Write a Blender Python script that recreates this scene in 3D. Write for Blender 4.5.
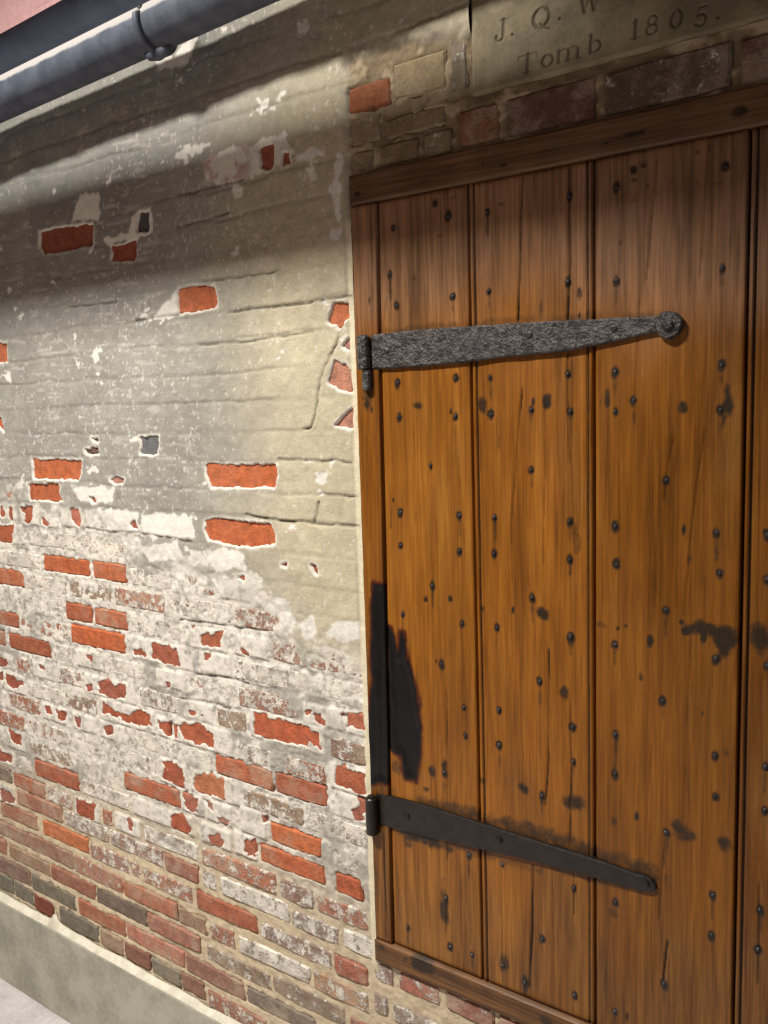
import bpy, bmesh, math, random
import numpy as np
from mathutils import Vector, Matrix

for o in list(bpy.data.objects): bpy.data.objects.remove(o, do_unlink=True)
S = bpy.context.scene
COL = S.collection
H0 = 1.76                      # eye height above the floor; wall heights below are given relative to the eye

# ------------------------------------------------------------------ camera
F_PX, YAW, PITCH, ROLL, DIST = 880.08, 0.632630, 0.125415, -0.0319093, 1.35
def cam_axes():
    cy, sy, cp, sp = math.cos(YAW), math.sin(YAW), math.cos(PITCH), math.sin(PITCH)
    fwd = Vector((-sy*cp, cy*cp, -sp)); right = Vector((cy, sy, 0)); up = right.cross(fwd)
    cr, sr = math.cos(ROLL), math.sin(ROLL)
    return cr*right + sr*up, -sr*right + cr*up, fwd
CR, CU, CF = cam_axes()
cd = bpy.data.cameras.new('camera'); cam = bpy.data.objects.new('camera', cd); COL.objects.link(cam)
cd.sensor_fit = 'HORIZONTAL'; cd.sensor_width = 36; cd.lens = 36*F_PX/768; cd.clip_start = .02
cam.matrix_world = Matrix(((CR.x, CU.x, -CF.x, 0), (CR.y, CU.y, -CF.y, -DIST), (CR.z, CU.z, -CF.z, H0), (0, 0, 0, 1)))
S.camera = cam

# ------------------------------------------------------------------ light
wd = bpy.data.worlds.new('world'); S.world = wd; wd.use_nodes = True
bg = wd.node_tree.nodes['Background']; bg.inputs[0].default_value = (.80, .88, 1, 1); bg.inputs[1].default_value = .13
def area(name, loc, target, sx, sy, watts, col):
    l = bpy.data.lights.new(name, 'AREA'); l.shape = 'RECTANGLE'; l.size = sx; l.size_y = sy; l.energy = watts; l.color = col
    o = bpy.data.objects.new(name, l); COL.objects.link(o); o.location = loc
    d = (Vector(target) - Vector(loc)).normalized()
    x = Vector((1, 0, 0)); z = -d; y = z.cross(x).normalized(); x = y.cross(z)
    o.matrix_world = Matrix(((x.x, y.x, z.x, loc[0]), (x.y, y.y, z.y, loc[1]), (x.z, y.z, z.z, loc[2]), (0, 0, 0, 1)))
    return o
lamp = area('corridor_tube_lamp', (-1.65, -1.60, H0+1.96), (-1.65, -1.599, 0), .6, .20, 132, (1, .965, .905)); lamp.data.spread = math.radians(130)
S.view_settings.view_transform = 'Standard'; S.view_settings.look = 'None'
S.view_settings.gamma = 1; S.view_settings.use_curve_mapping = False
S.view_settings.exposure = 0.0

# ------------------------------------------------------------------ helpers
def lin(c):
    c = np.asarray(c, float)/255
    return np.where(c <= .04045, c/12.92, ((c+.055)/1.055)**2.4)
def lin4(c, a=1.0):
    v = lin(c); return (float(v[0]), float(v[1]), float(v[2]), a)
def px(q, yp=0.0):             # where the photograph's point lies on the wall plane (wall x, height relative to eye)
    d = CF*F_PX + CR*(q[0]-384) - CU*(q[1]-512)
    t = (DIST+yp)/d.y
    return (d.x*t, d.z*t)
def zp(z, pts, yp=0.0): return [px((z[0]+x/z[2], z[1]+y/z[2]), yp) for x, y in pts]
def sstep(a, b, v):
    t = np.clip((v-a)/(b-a), 0, 1); return t*t*(3-2*t)
def vnoise(x, z, sx, sz, seed):
    rs = np.random.RandomState(seed); N = 256
    L = rs.rand(N, N)
    u = x/sx + 91.7; v = z/sz + 53.3
    iu = np.floor(u).astype(int); iv = np.floor(v).astype(int)
    fu = u-iu; fv = v-iv; fu = fu*fu*(3-2*fu); fv = fv*fv*(3-2*fv)
    a = L[iu % N, iv % N]; b = L[(iu+1) % N, iv % N]; c = L[iu % N, (iv+1) % N]; d = L[(iu+1) % N, (iv+1) % N]
    return (a*(1-fu)+b*fu)*(1-fv) + (c*(1-fu)+d*fu)*fv
def fbm(x, z, s, seed, octaves=4, ax=1.0, rough=.55):
    t = 0; w = 1; tot = 0
    for i in range(octaves):
        t = t + w*(vnoise(x, z, s*ax/2**i, s/2**i, seed+i)-.5); tot += w; w *= rough
    return t/tot*2             # about -1..1, mostly within .5
def sdf_poly(x, z, pts):
    P = np.array(pts); d = np.full(x.shape, 1e9); s = np.ones(x.shape)
    n = len(P)
    for i in range(n):
        a = P[i]; b = P[i-1]; ex, ez = b-a; wx = x-a[0]; wz = z-a[1]
        t = np.clip((wx*ex+wz*ez)/(ex*ex+ez*ez+1e-12), 0, 1)
        d = np.minimum(d, (wx-ex*t)**2+(wz-ez*t)**2)
        c1 = z >= a[1]; c2 = z < b[1]; c3 = ex*wz > ez*wx
        s = np.where((c1 & c2 & c3) | (~c1 & ~c2 & ~c3), -s, s)
    return s*np.sqrt(d)
def seg_dist(x, z, pts):
    d = np.full(x.shape, 1e9)
    for (ax, az), (bx, bz) in zip(pts[:-1], pts[1:]):
        ex, ez = bx-ax, bz-az; t = np.clip(((x-ax)*ex+(z-az)*ez)/(ex*ex+ez*ez+1e-12), 0, 1)
        d = np.minimum(d, (x-ax-ex*t)**2+(z-az-ez*t)**2)
    return np.sqrt(d)

def link(name, me, mat, parent=None, smooth=False):
    if mat is not None and not me.materials: me.materials.append(mat)
    o = bpy.data.objects.new(name, me); COL.objects.link(o); o.parent = parent
    if smooth: me.shade_smooth()
    return o
def mesh(name, verts, faces):
    me = bpy.data.meshes.new(name); me.from_pydata([tuple(v) for v in verts], [], faces); me.update(); return me
def grid_mesh(name, X, Y, Z, keep=None):
    """quads over 2-D arrays of coordinates (first axis x, second axis z), facing -y"""
    nx, nz = X.shape
    co = np.stack([X, Y, Z], -1).reshape(-1, 3).astype(np.float32)
    i, j = np.meshgrid(np.arange(nx-1), np.arange(nz-1), indexing='ij')
    if keep is not None: i = i[keep]; j = j[keep]
    i = i.ravel(); j = j.ravel()
    q = np.stack([i*nz+j, (i+1)*nz+j, (i+1)*nz+j+1, i*nz+j+1], -1).astype(np.int32)
    used = np.zeros(nx*nz, bool); used[q.ravel()] = True
    remap = np.cumsum(used)-1; q = remap[q].astype(np.int32); co = co[used]
    me = bpy.data.meshes.new(name)
    me.vertices.add(len(co)); me.vertices.foreach_set('co', co.ravel())
    me.loops.add(q.size); me.loops.foreach_set('vertex_index', q.ravel())
    me.polygons.add(len(q)); me.polygons.foreach_set('loop_start', np.arange(0, q.size, 4, dtype=np.int32))
    me.update(calc_edges=True); me.validate()
    return me, used
def put_attr(me, used, name, arr):
    a = me.attributes.new(name, 'FLOAT', 'POINT'); a.data.foreach_set('value', arr.ravel()[used].astype(np.float32))
def put_color(me, used, name, rgb):
    v = np.concatenate([rgb.reshape(-1, 3)[used], np.ones((int(used.sum()), 1))], 1).astype(np.float32)
    a = me.attributes.new(name, 'FLOAT_COLOR', 'POINT'); a.data.foreach_set('color', v.ravel())
def box(name, lo, hi, mat, parent=None, bevel=0.0, seg=2):
    bm = bmesh.new(); bmesh.ops.create_cube(bm, size=1)
    for v in bm.verts: v.co = Vector([lo[k] if v.co[k] < 0 else hi[k] for k in range(3)])
    if bevel: bmesh.ops.bevel(bm, geom=bm.edges[:], offset=bevel, segments=seg, affect='EDGES', profile=.5)
    me = bpy.data.meshes.new(name); bm.to_mesh(me); bm.free()
    return link(name, me, mat, parent)
def tube(name, path, r, mat, parent=None, n=24, closed=False):
    vs = []; fs = []; P = [Vector(p) for p in path]; m = len(P)
    up0 = Vector((0, 0, 1))
    for i, p in enumerate(P):
        t = (P[(i+1) % m]-P[i-1]) if closed else (P[min(i+1, m-1)]-P[max(i-1, 0)])
        t.normalize(); a = t.cross(up0 if abs(t.z) < .95 else Vector((0, 1, 0))).normalized(); b = a.cross(t)
        rr = r[i] if isinstance(r, (list, tuple)) else r
        for k in range(n):
            th = 2*math.pi*k/n; vs.append(p + rr*(math.cos(th)*a + math.sin(th)*b))
    for i in range(m if closed else m-1):
        for k in range(n):
            fs.append((i*n+k, ((i+1) % m)*n+k, ((i+1) % m)*n+(k+1) % n, i*n+(k+1) % n))
    if not closed: fs.append(tuple(range(n))[::-1]); fs.append(tuple((m-1)*n+k for k in range(n)))
    me = mesh(name, vs, fs); bm = bmesh.new(); bm.from_mesh(me); bmesh.ops.recalc_face_normals(bm, faces=bm.faces); bm.to_mesh(me); bm.free()
    return link(name, me, mat, parent, smooth=True)
def empty(name, loc=(0, 0, 0)):
    o = bpy.data.objects.new(name, None); COL.objects.link(o); o.location = loc; o.empty_display_size = .1; return o
def tag(o, label=None, cat=None, group=None, kind=None):
    if label: o['label'] = label
    if cat: o['category'] = cat
    if group: o['group'] = group
    if kind: o['kind'] = kind
    return o

# ------------------------------------------------------------------ materials
def new_mat(name, rough=.9, spec=.3):
    m = bpy.data.materials.new(name); m.use_nodes = True; nt = m.node_tree
    b = nt.nodes['Principled BSDF']; b.inputs['Roughness'].default_value = rough
    b.inputs['Specular IOR Level'].default_value = spec
    return m, nt, b
class NT:
    def __init__(s, nt): s.nt = nt
    def n(s, t, **kw):
        x = s.nt.nodes.new(t)
        for k, v in kw.items(): setattr(x, k, v)
        return x
    def l(s, a, b): s.nt.links.new(a, b)
    def set(s, sock, v):
        if hasattr(v, 'links'): s.l(v, sock)
        else: sock.default_value = v
    def noise(s, vec, scale, detail=4, rough=.55):
        x = s.n('ShaderNodeTexNoise'); s.l(vec, x.inputs['Vector']); x.inputs['Scale'].default_value = scale
        x.inputs['Detail'].default_value = detail; x.inputs['Roughness'].default_value = rough; return x.outputs['Fac']
    def math(s, op, a, b=0.0):
        x = s.n('ShaderNodeMath', operation=op); s.set(x.inputs[0], a); s.set(x.inputs[1], b); return x.outputs[0]
    def rng(s, v, a, b, c=0.0, d=1.0, interp='SMOOTHSTEP'):
        x = s.n('ShaderNodeMapRange', interpolation_type=interp)
        for k, t in zip(range(5), (v, a, b, c, d)): s.set(x.inputs[k], t)
        return x.outputs[0]
    def mix(s, f, a, b, mode='MIX'):
        x = s.n('ShaderNodeMix', data_type='RGBA', blend_type=mode); s.set(x.inputs[0], f); s.set(x.inputs[6], a); s.set(x.inputs[7], b); return x.outputs[2]
    def pos(s): return s.n('ShaderNodeNewGeometry').outputs['Position']
    def mapping(s, vec, scale, loc=(0, 0, 0)):
        x = s.n('ShaderNodeMapping'); s.l(vec, x.inputs[0]); x.inputs['Scale'].default_value = scale; s.set(x.inputs['Location'], loc); return x.outputs[0]
    def attr(s, name, fac=True):
        x = s.n('ShaderNodeAttribute', attribute_name=name); return x.outputs['Fac' if fac else 'Color']
    def bump(s, h, strength, dist, bsdf):
        x = s.n('ShaderNodeBump'); x.inputs['Strength'].default_value = strength; x.inputs['Distance'].default_value = dist
        s.l(h, x.inputs['Height']); s.l(x.outputs[0], bsdf.inputs['Normal'])

def mat_plaster():
    m, nt, b = new_mat('plaster_and_mortar', .93, .2); t = NT(nt); p = t.pos()
    c = t.attr('tint', False)
    n1 = t.noise(p, 260, 3, .6); n2 = t.noise(p, 60, 5, .6)
    v = t.math('ADD', t.math('MULTIPLY', n1, .5), t.math('MULTIPLY', n2, .5))
    c2 = t.mix(1.0, c, t.rng(v, .3, .7, .82, 1.16, 'LINEAR'), 'MULTIPLY')
    t.l(c2, b.inputs['Base Color'])
    t.bump(v, .55, .004, b)
    return m
def mat_brick():
    m, nt, b = new_mat('old_brick', .92, .2); t = NT(nt); p = t.pos()
    oi = t.n('ShaderNodeObjectInfo')
    n1 = t.noise(p, 45, 5, .65); n2 = t.noise(p, 220, 3, .6)
    n0 = t.noise(t.mapping(p, (1, 1, 1), (7.7, 2.1, 4.4)), 17, 6, .7)
    base = t.mix(1.0, oi.outputs['Color'], t.rng(n1, .3, .7, .62, 1.30, 'LINEAR'), 'MULTIPLY')
    hs = t.n('ShaderNodeHueSaturation'); hs.inputs['Hue'].default_value = .511; hs.inputs['Saturation'].default_value = .95; hs.inputs['Value'].default_value = .92; t.l(base, hs.inputs['Color']); base = hs.outputs[0]
    film = t.math('MULTIPLY', t.rng(n0, .42, .64, .12, .62), t.rng(oi.outputs['Alpha'], .0, .12, .15, 1))
    base = t.mix(film, base, lin4((176, 158, 136)))
    base = t.mix(t.rng(n2, .52, .75, 0, .45), base, t.mix(1.0, base, (.55, .5, .5, 1), 'MULTIPLY'))
    # remains of limewash; the object's alpha is how much of it is left
    cov = oi.outputs['Alpha']
    w1 = t.noise(p, 38, 6, .72); w2 = t.noise(p, 130, 4, .7)
    w = t.math('ADD', t.math('MULTIPLY', w1, .68), t.math('MULTIPLY', w2, .32))
    th = t.rng(cov, 0, 1, .66, .36, 'LINEAR')
    msk = t.rng(t.math('SUBTRACT', w, th), -.03, .05, 0, .92)
    wn = t.noise(p, 16, 4, .6)
    wc = t.mix(t.rng(wn, .38, .62), lin4((196, 190, 178)), lin4((230, 223, 210)))
    gr = t.noise(t.mapping(p, (1, 1, 1), (3.3, 1.7, 9.1)), 30, 5, .7)
    wc = t.mix(t.rng(gr, .50, .62, 0, .8), wc, lin4((146, 141, 133)))
    col = t.mix(t.math('MULTIPLY', msk, t.rng(cov, .0, .05)), base, wc)
    t.l(col, b.inputs['Base Color'])
    h = t.math('ADD', t.math('ADD', t.math('MULTIPLY', n1, .8), t.math('MULTIPLY', n2, .4)), t.math('MULTIPLY', msk, .35))
    t.bump(h, .85, .006, b)
    return m
def mat_wood():
    m, nt, b = new_mat('varnished_pine', .42, .28); t = NT(nt); p = t.pos()
    oi = t.n('ShaderNodeObjectInfo')
    off = t.n('ShaderNodeCombineXYZ'); t.l(t.math('MULTIPLY', oi.outputs['Random'], 37.0), off.inputs[0]); t.l(t.math('MULTIPLY', oi.outputs['Random'], 11.0), off.inputs[2])
    al = t.n('ShaderNodeVectorMath', operation='ADD'); t.l(p, al.inputs[0]); t.l(off.outputs[0], al.inputs[1])
    q = al.outputs[0]
    hz = oi.outputs['Alpha']                                  # alpha 0: grain runs along x (lintel and sill)
    ma = t.mapping(q, (1, 1, .035)); mb = t.mapping(q, (.035, 1, 1))
    vm = t.n('ShaderNodeMix', data_type='VECTOR'); t.l(hz, vm.inputs[0]); t.l(mb, vm.inputs[4]); t.l(ma, vm.inputs[5]); g = vm.outputs[1]
    n1 = t.noise(g, 60, 5, .6); n2 = t.noise(g, 240, 3, .6)
    mc = t.mapping(q, (1, 1, .3)); n3 = t.noise(mc, 9, 4, .6)
    v = t.math('ADD', t.math('ADD', t.math('MULTIPLY', n1, .46), t.math('MULTIPLY', n2, .34)), t.math('MULTIPLY', n3, .30))
    r = t.n('ShaderNodeValToRGB'); t.l(v, r.inputs[0]); e = r.color_ramp.elements
    e[0].position = .30; e[0].color = lin4((78, 45, 13)); e[1].position = .78; e[1].color = lin4((186, 128, 54))
    x = e.new(.5); x.color = lin4((140, 84, 27)); x = e.new(.62); x.color = lin4((162, 101, 36))
    c = t.mix(1.0, t.mix(1.0, r.outputs[0], (.88, .945, .85, 1), 'MULTIPLY'), oi.outputs['Color'], 'MULTIPLY')
    shade_tint = t.attr('shade_tint'); c = t.mix(t.math('MULTIPLY', shade_tint, .75), c, t.mix(t.rng(v, .4, .7), lin4((108, 82, 62)), lin4((166, 128, 100))))  # dull tone of cool shade mixed into the wood colour
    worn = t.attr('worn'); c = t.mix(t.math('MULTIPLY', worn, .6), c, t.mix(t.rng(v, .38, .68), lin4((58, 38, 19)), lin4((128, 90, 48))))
    big = t.noise(t.mapping(q, (1, 1, .4)), 5, 3, .6); c = t.mix(1.0, c, t.rng(big, .3, .7, .78, 1.16, 'LINEAR'), 'MULTIPLY')
    dn = t.noise(q, 90, 4, .7)
    dk = t.attr('dark'); c = t.mix(t.math('MULTIPLY', t.rng(t.math('ADD', dk, t.math('MULTIPLY', t.math('SUBTRACT', dn, .5), .8)), .08, .85), t.rng(dk, 0, .3)), c, lin4((44, 33, 22)))
    ch = t.attr('char'); chn = t.math('ADD', ch, t.math('MULTIPLY', t.math('SUBTRACT', dn, .5), .25))
    c = t.mix(t.rng(chn, .12, .42), c, lin4((74, 30, 10))); c = t.mix(t.rng(chn, .38, .62), c, lin4((14, 13, 13)))
    t.l(c, b.inputs['Base Color'])
    t.l(t.rng(n3, .35, .65, .34, .5, 'LINEAR'), b.inputs['Roughness'])
    t.bump(t.math('ADD', n1, t.math('MULTIPLY', t.noise(q, 30, 4, .6), .6)), .25, .0025, b)
    return m
def mat_iron(name, col, rough, bump_s, scale, dist=.004, vary=.28):
    m, nt, b = new_mat(name, rough, .5); t = NT(nt); p = t.pos()
    b.inputs['Metallic'].default_value = .35
    n1 = t.noise(p, scale, 4, .6); n2 = t.noise(p, scale*3, 3, .6)
    t.l(t.mix(t.rng(n1, .35, .65), lin4([c*(1-vary) for c in col]), lin4([min(255, c*(1+vary)) for c in col])), b.inputs['Base Color'])
    t.bump(t.math('ADD', n1, t.math('MULTIPLY', n2, .35)), bump_s, dist, b)
    return m
def mat_simple(name, c1, c2, scale, rough=.9, bump_s=.3, dist=.004, spec=.25, stretch=(1, 1, 1)):
    m, nt, b = new_mat(name, rough, spec); t = NT(nt); p = t.mapping(t.pos(), stretch)
    n1 = t.noise(p, scale, 5, .6); n2 = t.noise(p, scale*9, 3, .6)
    v = t.math('ADD', t.math('MULTIPLY', n1, .7), t.math('MULTIPLY', n2, .3))
    t.l(t.mix(t.rng(v, .35, .65), lin4(c1), lin4(c2)), b.inputs['Base Color'])
    t.bump(v, bump_s, dist, b); return m
def mat_stone():
    m, nt, b = new_mat('slate_plaque', .75, .3); t = NT(nt); p = t.pos()
    n1 = t.noise(p, 12, 5, .6); n2 = t.noise(p, 150, 3, .6)
    c = t.mix(t.rng(t.math('ADD', t.math('MULTIPLY', n1, .8), t.math('MULTIPLY', n2, .2)), .35, .65), lin4((118, 108, 86)), lin4((158, 146, 118)))
    c = t.mix(t.math('MULTIPLY', t.attr('cut'), .6), c, lin4((62, 56, 46)))
    t.l(c, b.inputs['Base Color']); t.bump(n2, .25, .002, b); return m
M_PL = mat_plaster(); M_BR = mat_brick(); M_WD = mat_wood(); M_ST = mat_stone()
M_IRON_R = mat_iron('hammered_iron', (66, 62, 60), .36, .9, 95, .007)
M_IRON_S = mat_iron('smooth_iron', (36, 30, 26), .36, .25, 45, .003, .12)
M_NAIL = mat_iron('nail_iron', (58, 56, 58), .38, .5, 300, .002)
def mat_lit_top(name, c1, c2, lit_tone, lo, hi):
    m, nt, b = new_mat(name, .55, .35); t = NT(nt); p = t.pos()
    n1 = t.noise(p, 22, 5, .6); n2 = t.noise(p, 160, 3, .6)
    c = t.mix(t.rng(n1, .35, .65), lin4(c1), lin4(c2))
    sx = t.n('ShaderNodeSeparateXYZ'); t.l(t.n('ShaderNodeNewGeometry').outputs['Normal'], sx.inputs[0])
    f = t.rng(t.math('ADD', sx.outputs[2], t.math('MULTIPLY', t.math('SUBTRACT', n1, .5), .25)), lo, hi)      # lit top painted into the colour of whatever faces up
    t.l(t.mix(f, c, lin4(lit_tone)), b.inputs['Base Color']); t.l(t.rng(f, 0, 1, .5, .95), b.inputs['Roughness'])
    t.bump(n2, .25, .002, b); return m
M_PIPE = mat_lit_top('pipe_paint', (76, 82, 93), (94, 100, 111), (176, 172, 168), .12, .28)
M_PIPE2 = mat_lit_top('conduit_paint', (92, 106, 130), (104, 120, 146), (120, 118, 116), .86, .98)
M_HANG = mat_simple('hanger_steel', (92, 90, 84), (130, 124, 108), 60, .55, .3, .002, .5)
M_CURB = mat_simple('curb_concrete', (146, 144, 130), (176, 172, 156), 9, .9, .45, .004)
M_FILL = mat_simple('lime_mortar', (190, 184, 164), (216, 210, 192), 25, .95, .6, .006)
M_FLOOR = mat_simple('floor_concrete', (168, 162, 160), (196, 190, 188), 8, .8, .25, .003)
M_CEIL = mat_simple('ceiling_paint', (140, 118, 112), (156, 134, 128), 6, .9, .2, .003)
M_BACK = mat_simple('far_plaster', (104, 84, 72), (132, 108, 92), 5, .9, .3, .004)

# ------------------------------------------------------------------ room shell
XL, XR, ZC = -4.4, 1.3, 2.05
def struct(o, label): o['kind'] = 'structure'; o['label'] = label; return o
struct(box('floor', (XL, -2.75, -.08), (XR, .1, 0), M_FLOOR), 'pale grey concrete floor at the foot of the curb')
struct(box('ceiling', (XL, -2.75, H0+ZC), (XR, .1, H0+ZC+.08), M_CEIL), 'painted corridor ceiling above the pipes')
struct(box('wall_back', (XL, -2.83, 0), (XR, -2.75, H0+ZC), M_BACK), 'plain plastered wall on the other side of the corridor')
struct(box('trim_2', (-.87, -2.75, H0+.94), (-.77, .07, H0+ZC), M_BACK), 'ceiling joist crossing the corridor above the door')
WALL = struct(box('wall_front', (XL, .07, 0), (XR, .16, H0+ZC), M_BACK), 'old brick wall with flaking grey plaster and whitewash around the door')

# ------------------------------------------------------------------ brick layout
KA = [(-34, 2.03), (-11, .573), (-10, .511), (-9, .446), (-8, .382), (-6, .258), (-5, .194), (0, -.125), (1, -.190), (2, -.250), (3, -.316), (4, -.383), (5, -.441),
      (6, -.505), (7, -.565), (8, -.627), (9, -.690), (10, -.757), (11, -.808), (12, -.870), (13, -.932), (14, -.992), (15, -1.056), (16, -1.108),
      (17, -1.172), (18, -1.237), (19, -1.300), (20, -1.365), (21, -1.425), (22, -1.482)]
kk = np.array([a for a, b in KA], float); kz = np.array([b for a, b in KA])
def ktop(k): return float(np.interp(k, kk, kz))
def tilt(x, z): return -.014*np.clip((x+2.2), -.6, 1.2)*sstep(-1.02, -1.18, z)      # the lower courses sink a little towards the door
BH = .0475
DOOR = dict(x0=-1.043, x1=-.045, z0=-1.156, z1=.417)
PLQ = dict(x0=-.779, x1=-.12, z0=.500, z1=.79)
def zbound(x): return np.interp(x, [-2.6, -2.3, -1.9, -1.5, -1.25, -1.05], [-.15, -.20, -.27, -.40, -.47, -.54])

Z3 = (0, 256, 2); Z4 = (0, 500, 4); Z5 = (180, 500, 3.765); Z6 = (0, 750, 3.74); Z7 = (180, 750, 3.735)
ZA = (0, 130, 4); ZB = (180, 130, 4); ZC_ = (0, 270, 4); ZD = (180, 270, 4); ZE = (0, 400, 4); ZF = (180, 400, 4); ZH = (340, 40, 4); ZI = (340, 880, 2.954)
RED = (186, 78, 44); RED2 = (170, 74, 48); DRED = (150, 80, 62)
# bricks whose outline can be read off the photograph: zoom, corners, colour, limewash left
KNOWN = [
 (Z4, [(170,220),(355,240),(360,305),(175,275)], (182,76,40), .0), (Z4, [(370,243),(500,260),(505,328),(372,310)], (184,78,42), .06),
 (Z4, [(-60,258),(90,290),(90,345),(-60,325)], (180,78,46), .05), (Z4, [(260,412),(362,420),(370,490),(265,475)], (168,72,46), .04),
 (Z4, [(378,430),(500,450),(512,525),(380,490)], (178,78,48), .10), (Z4, [(282,497),(497,530),(498,610),(285,572)], (188,78,40), .0),
 (Z4, [(-90,425),(70,465),(72,510),(-90,470)], (162,72,50), .08), (Z4, [(35,530),(203,572),(200,632),(38,592)], (158,74,52), .0),
 (Z4, [(-160,480),(20,525),(18,585),(-160,530)], (160,78,58), .2),
 (Z6, [(130,32),(296,90),(297,155),(132,95)], (166,72,50), .05), (Z6, [(463,80),(668,150),(672,215),(465,145)], (172,70,44), .10),
 (Z6, [(497,178),(712,245),(710,318),(500,235)], (170,72,48), .08), (Z6, [(62,150),(228,210),(228,265),(65,205)], (160,92,76), .22),
 (Z6, [(0,195),(138,250),(138,305),(0,240)], (158,86,68), .12), (Z6, [(160,262),(325,325),(328,385),(158,310)], (190,98,62), .0),
 (Z6, [(-80,240),(105,310),(105,365),(-80,285)], (156,104,92), .3), (Z6, [(108,318),(270,380),(268,440),(108,372)], (146,98,82), .16),
 (Z6, [(275,390),(455,460),(455,525),(278,460)], (166,96,80), .36), (Z6, [(460,480),(660,575),(660,632),(460,545)], (172,90,68), .12),
 (Z6, [(30,360),(185,425),(185,475),(35,405)], (152,112,90), .25), (Z6, [(190,430),(355,505),(355,560),(190,485)], (152,88,72), .05),
 (Z6, [(360,515),(545,595),(545,655),(360,575)], (116,98,88), .02), (Z6, [(550,610),(745,690),(745,755),(550,665)], (160,92,80), .1),
 (Z6, [(-60,385),(110,445),(110,505),(-60,435)], (128,98,88), .05), (Z6, [(118,470),(280,545),(280,600),(118,520)], (114,106,92), .05),
 (Z6, [(285,550),(465,640),(465,695),(300,620)], (164,90,68), .06), (Z6, [(470,645),(685,750),(685,810),(475,705)], (180,100,86), .26),
 (Z6, [(-20,455),(45,480),(48,540),(-20,510)], (116,112,100), .0), (Z6, [(50,490),(120,520),(120,575),(55,550)], (120,114,102), .0),
 (Z6, [(125,540),(197,575),(195,625),(130,600)], (124,52,46), .0), (Z6, [(222,590),(365,650),(368,715),(225,655)], (118,110,98), .0),
 (Z6, [(375,665),(460,700),(460,770),(375,725)], (152,118,98), .1), (Z6, [(465,715),(560,760),(560,820),(465,775)], (136,88,76), .0),
 (Z6, [(565,780),(670,820),(670,885),(565,835)], (136,126,110), .05), (Z6, [(676,828),(762,865),(762,925),(676,885)], (140,96,84), .05),
 (Z6, [(615,395),(740,440),(740,500),(615,450)], (152,80,66), .25), (Z6, [(240,228),(405,290),(405,345),(240,285)], (164,130,122), .62),
 (Z6, [(412,295),(610,378),(610,440),(412,350)], (158,118,108), .6), (Z6, [(335,345),(520,425),(520,480),(335,400)], (164,108,98), .5),
 (Z6, [(665,590),(768,640),(768,700),(665,640)], (150,112,92), .3),
 (Z7, [(125,20),(348,75),(345,150),(140,92)], (178,70,42), .10), (Z7, [(355,80),(548,130),(548,220),(358,150)], (168,68,46), .06),
 (Z7, [(338,275),(525,325),(527,400),(338,335)], (196,82,36), .08), (Z7, [(298,348),(540,440),(535,500),(300,410)], (184,76,42), .06),
 (Z7, [(583,460),(672,490),(685,572),(580,530)], (178,72,46), .04), (Z7, [(58,520),(290,625),(280,690),(60,575)], (166,82,62), .03),
 (Z7, [(0,585),(212,680),(212,740),(0,640)], (152,90,76), .3), (Z7, [(300,640),(570,760),(560,810),(300,700)], (146,112,104), .6),
 (Z7, [(575,770),(700,815),(700,885),(575,825)], (166,80,68), .26), (Z7, [(100,730),(340,845),(335,890),(100,790)], (134,108,92), .45),
 (Z7, [(345,830),(615,955),(610,1020),(345,895)], (138,116,102), .4), (Z7, [(20,760),(240,860),(235,930),(20,820)], (142,92,82), .1),
 (Z7, [(245,875),(500,1000),(500,1060),(250,930)], (124,112,102), .12), (Z7, [(-80,640),(90,705),(90,775),(-80,695)], (164,94,90), .15),
 (Z7, [(220,690),(485,815),(485,870),(220,745)], (156,134,110), .75), (Z7, [(375,475),(500,535),(495,605),(370,545)], (140,98,90), .5),
 (Z7, [(510,535),(700,610),(700,680),(515,600)], (170,96,80), .55), (Z7, [(415,600),(590,685),(590,745),(415,660)], (140,116,108), .62),
 (Z7, [(150,470),(410,580),(405,650),(150,530)], (150,132,112), .8), (Z7, [(495,820),(700,905),(700,980),(500,880)], (176,128,100), .5),
 (Z7, [(0,425),(145,475),(145,540),(0,485)], (158,104,96), .55), (Z7, [(105,430),(240,470),(240,530),(105,480)], (150,110,104), .8),
]
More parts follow.
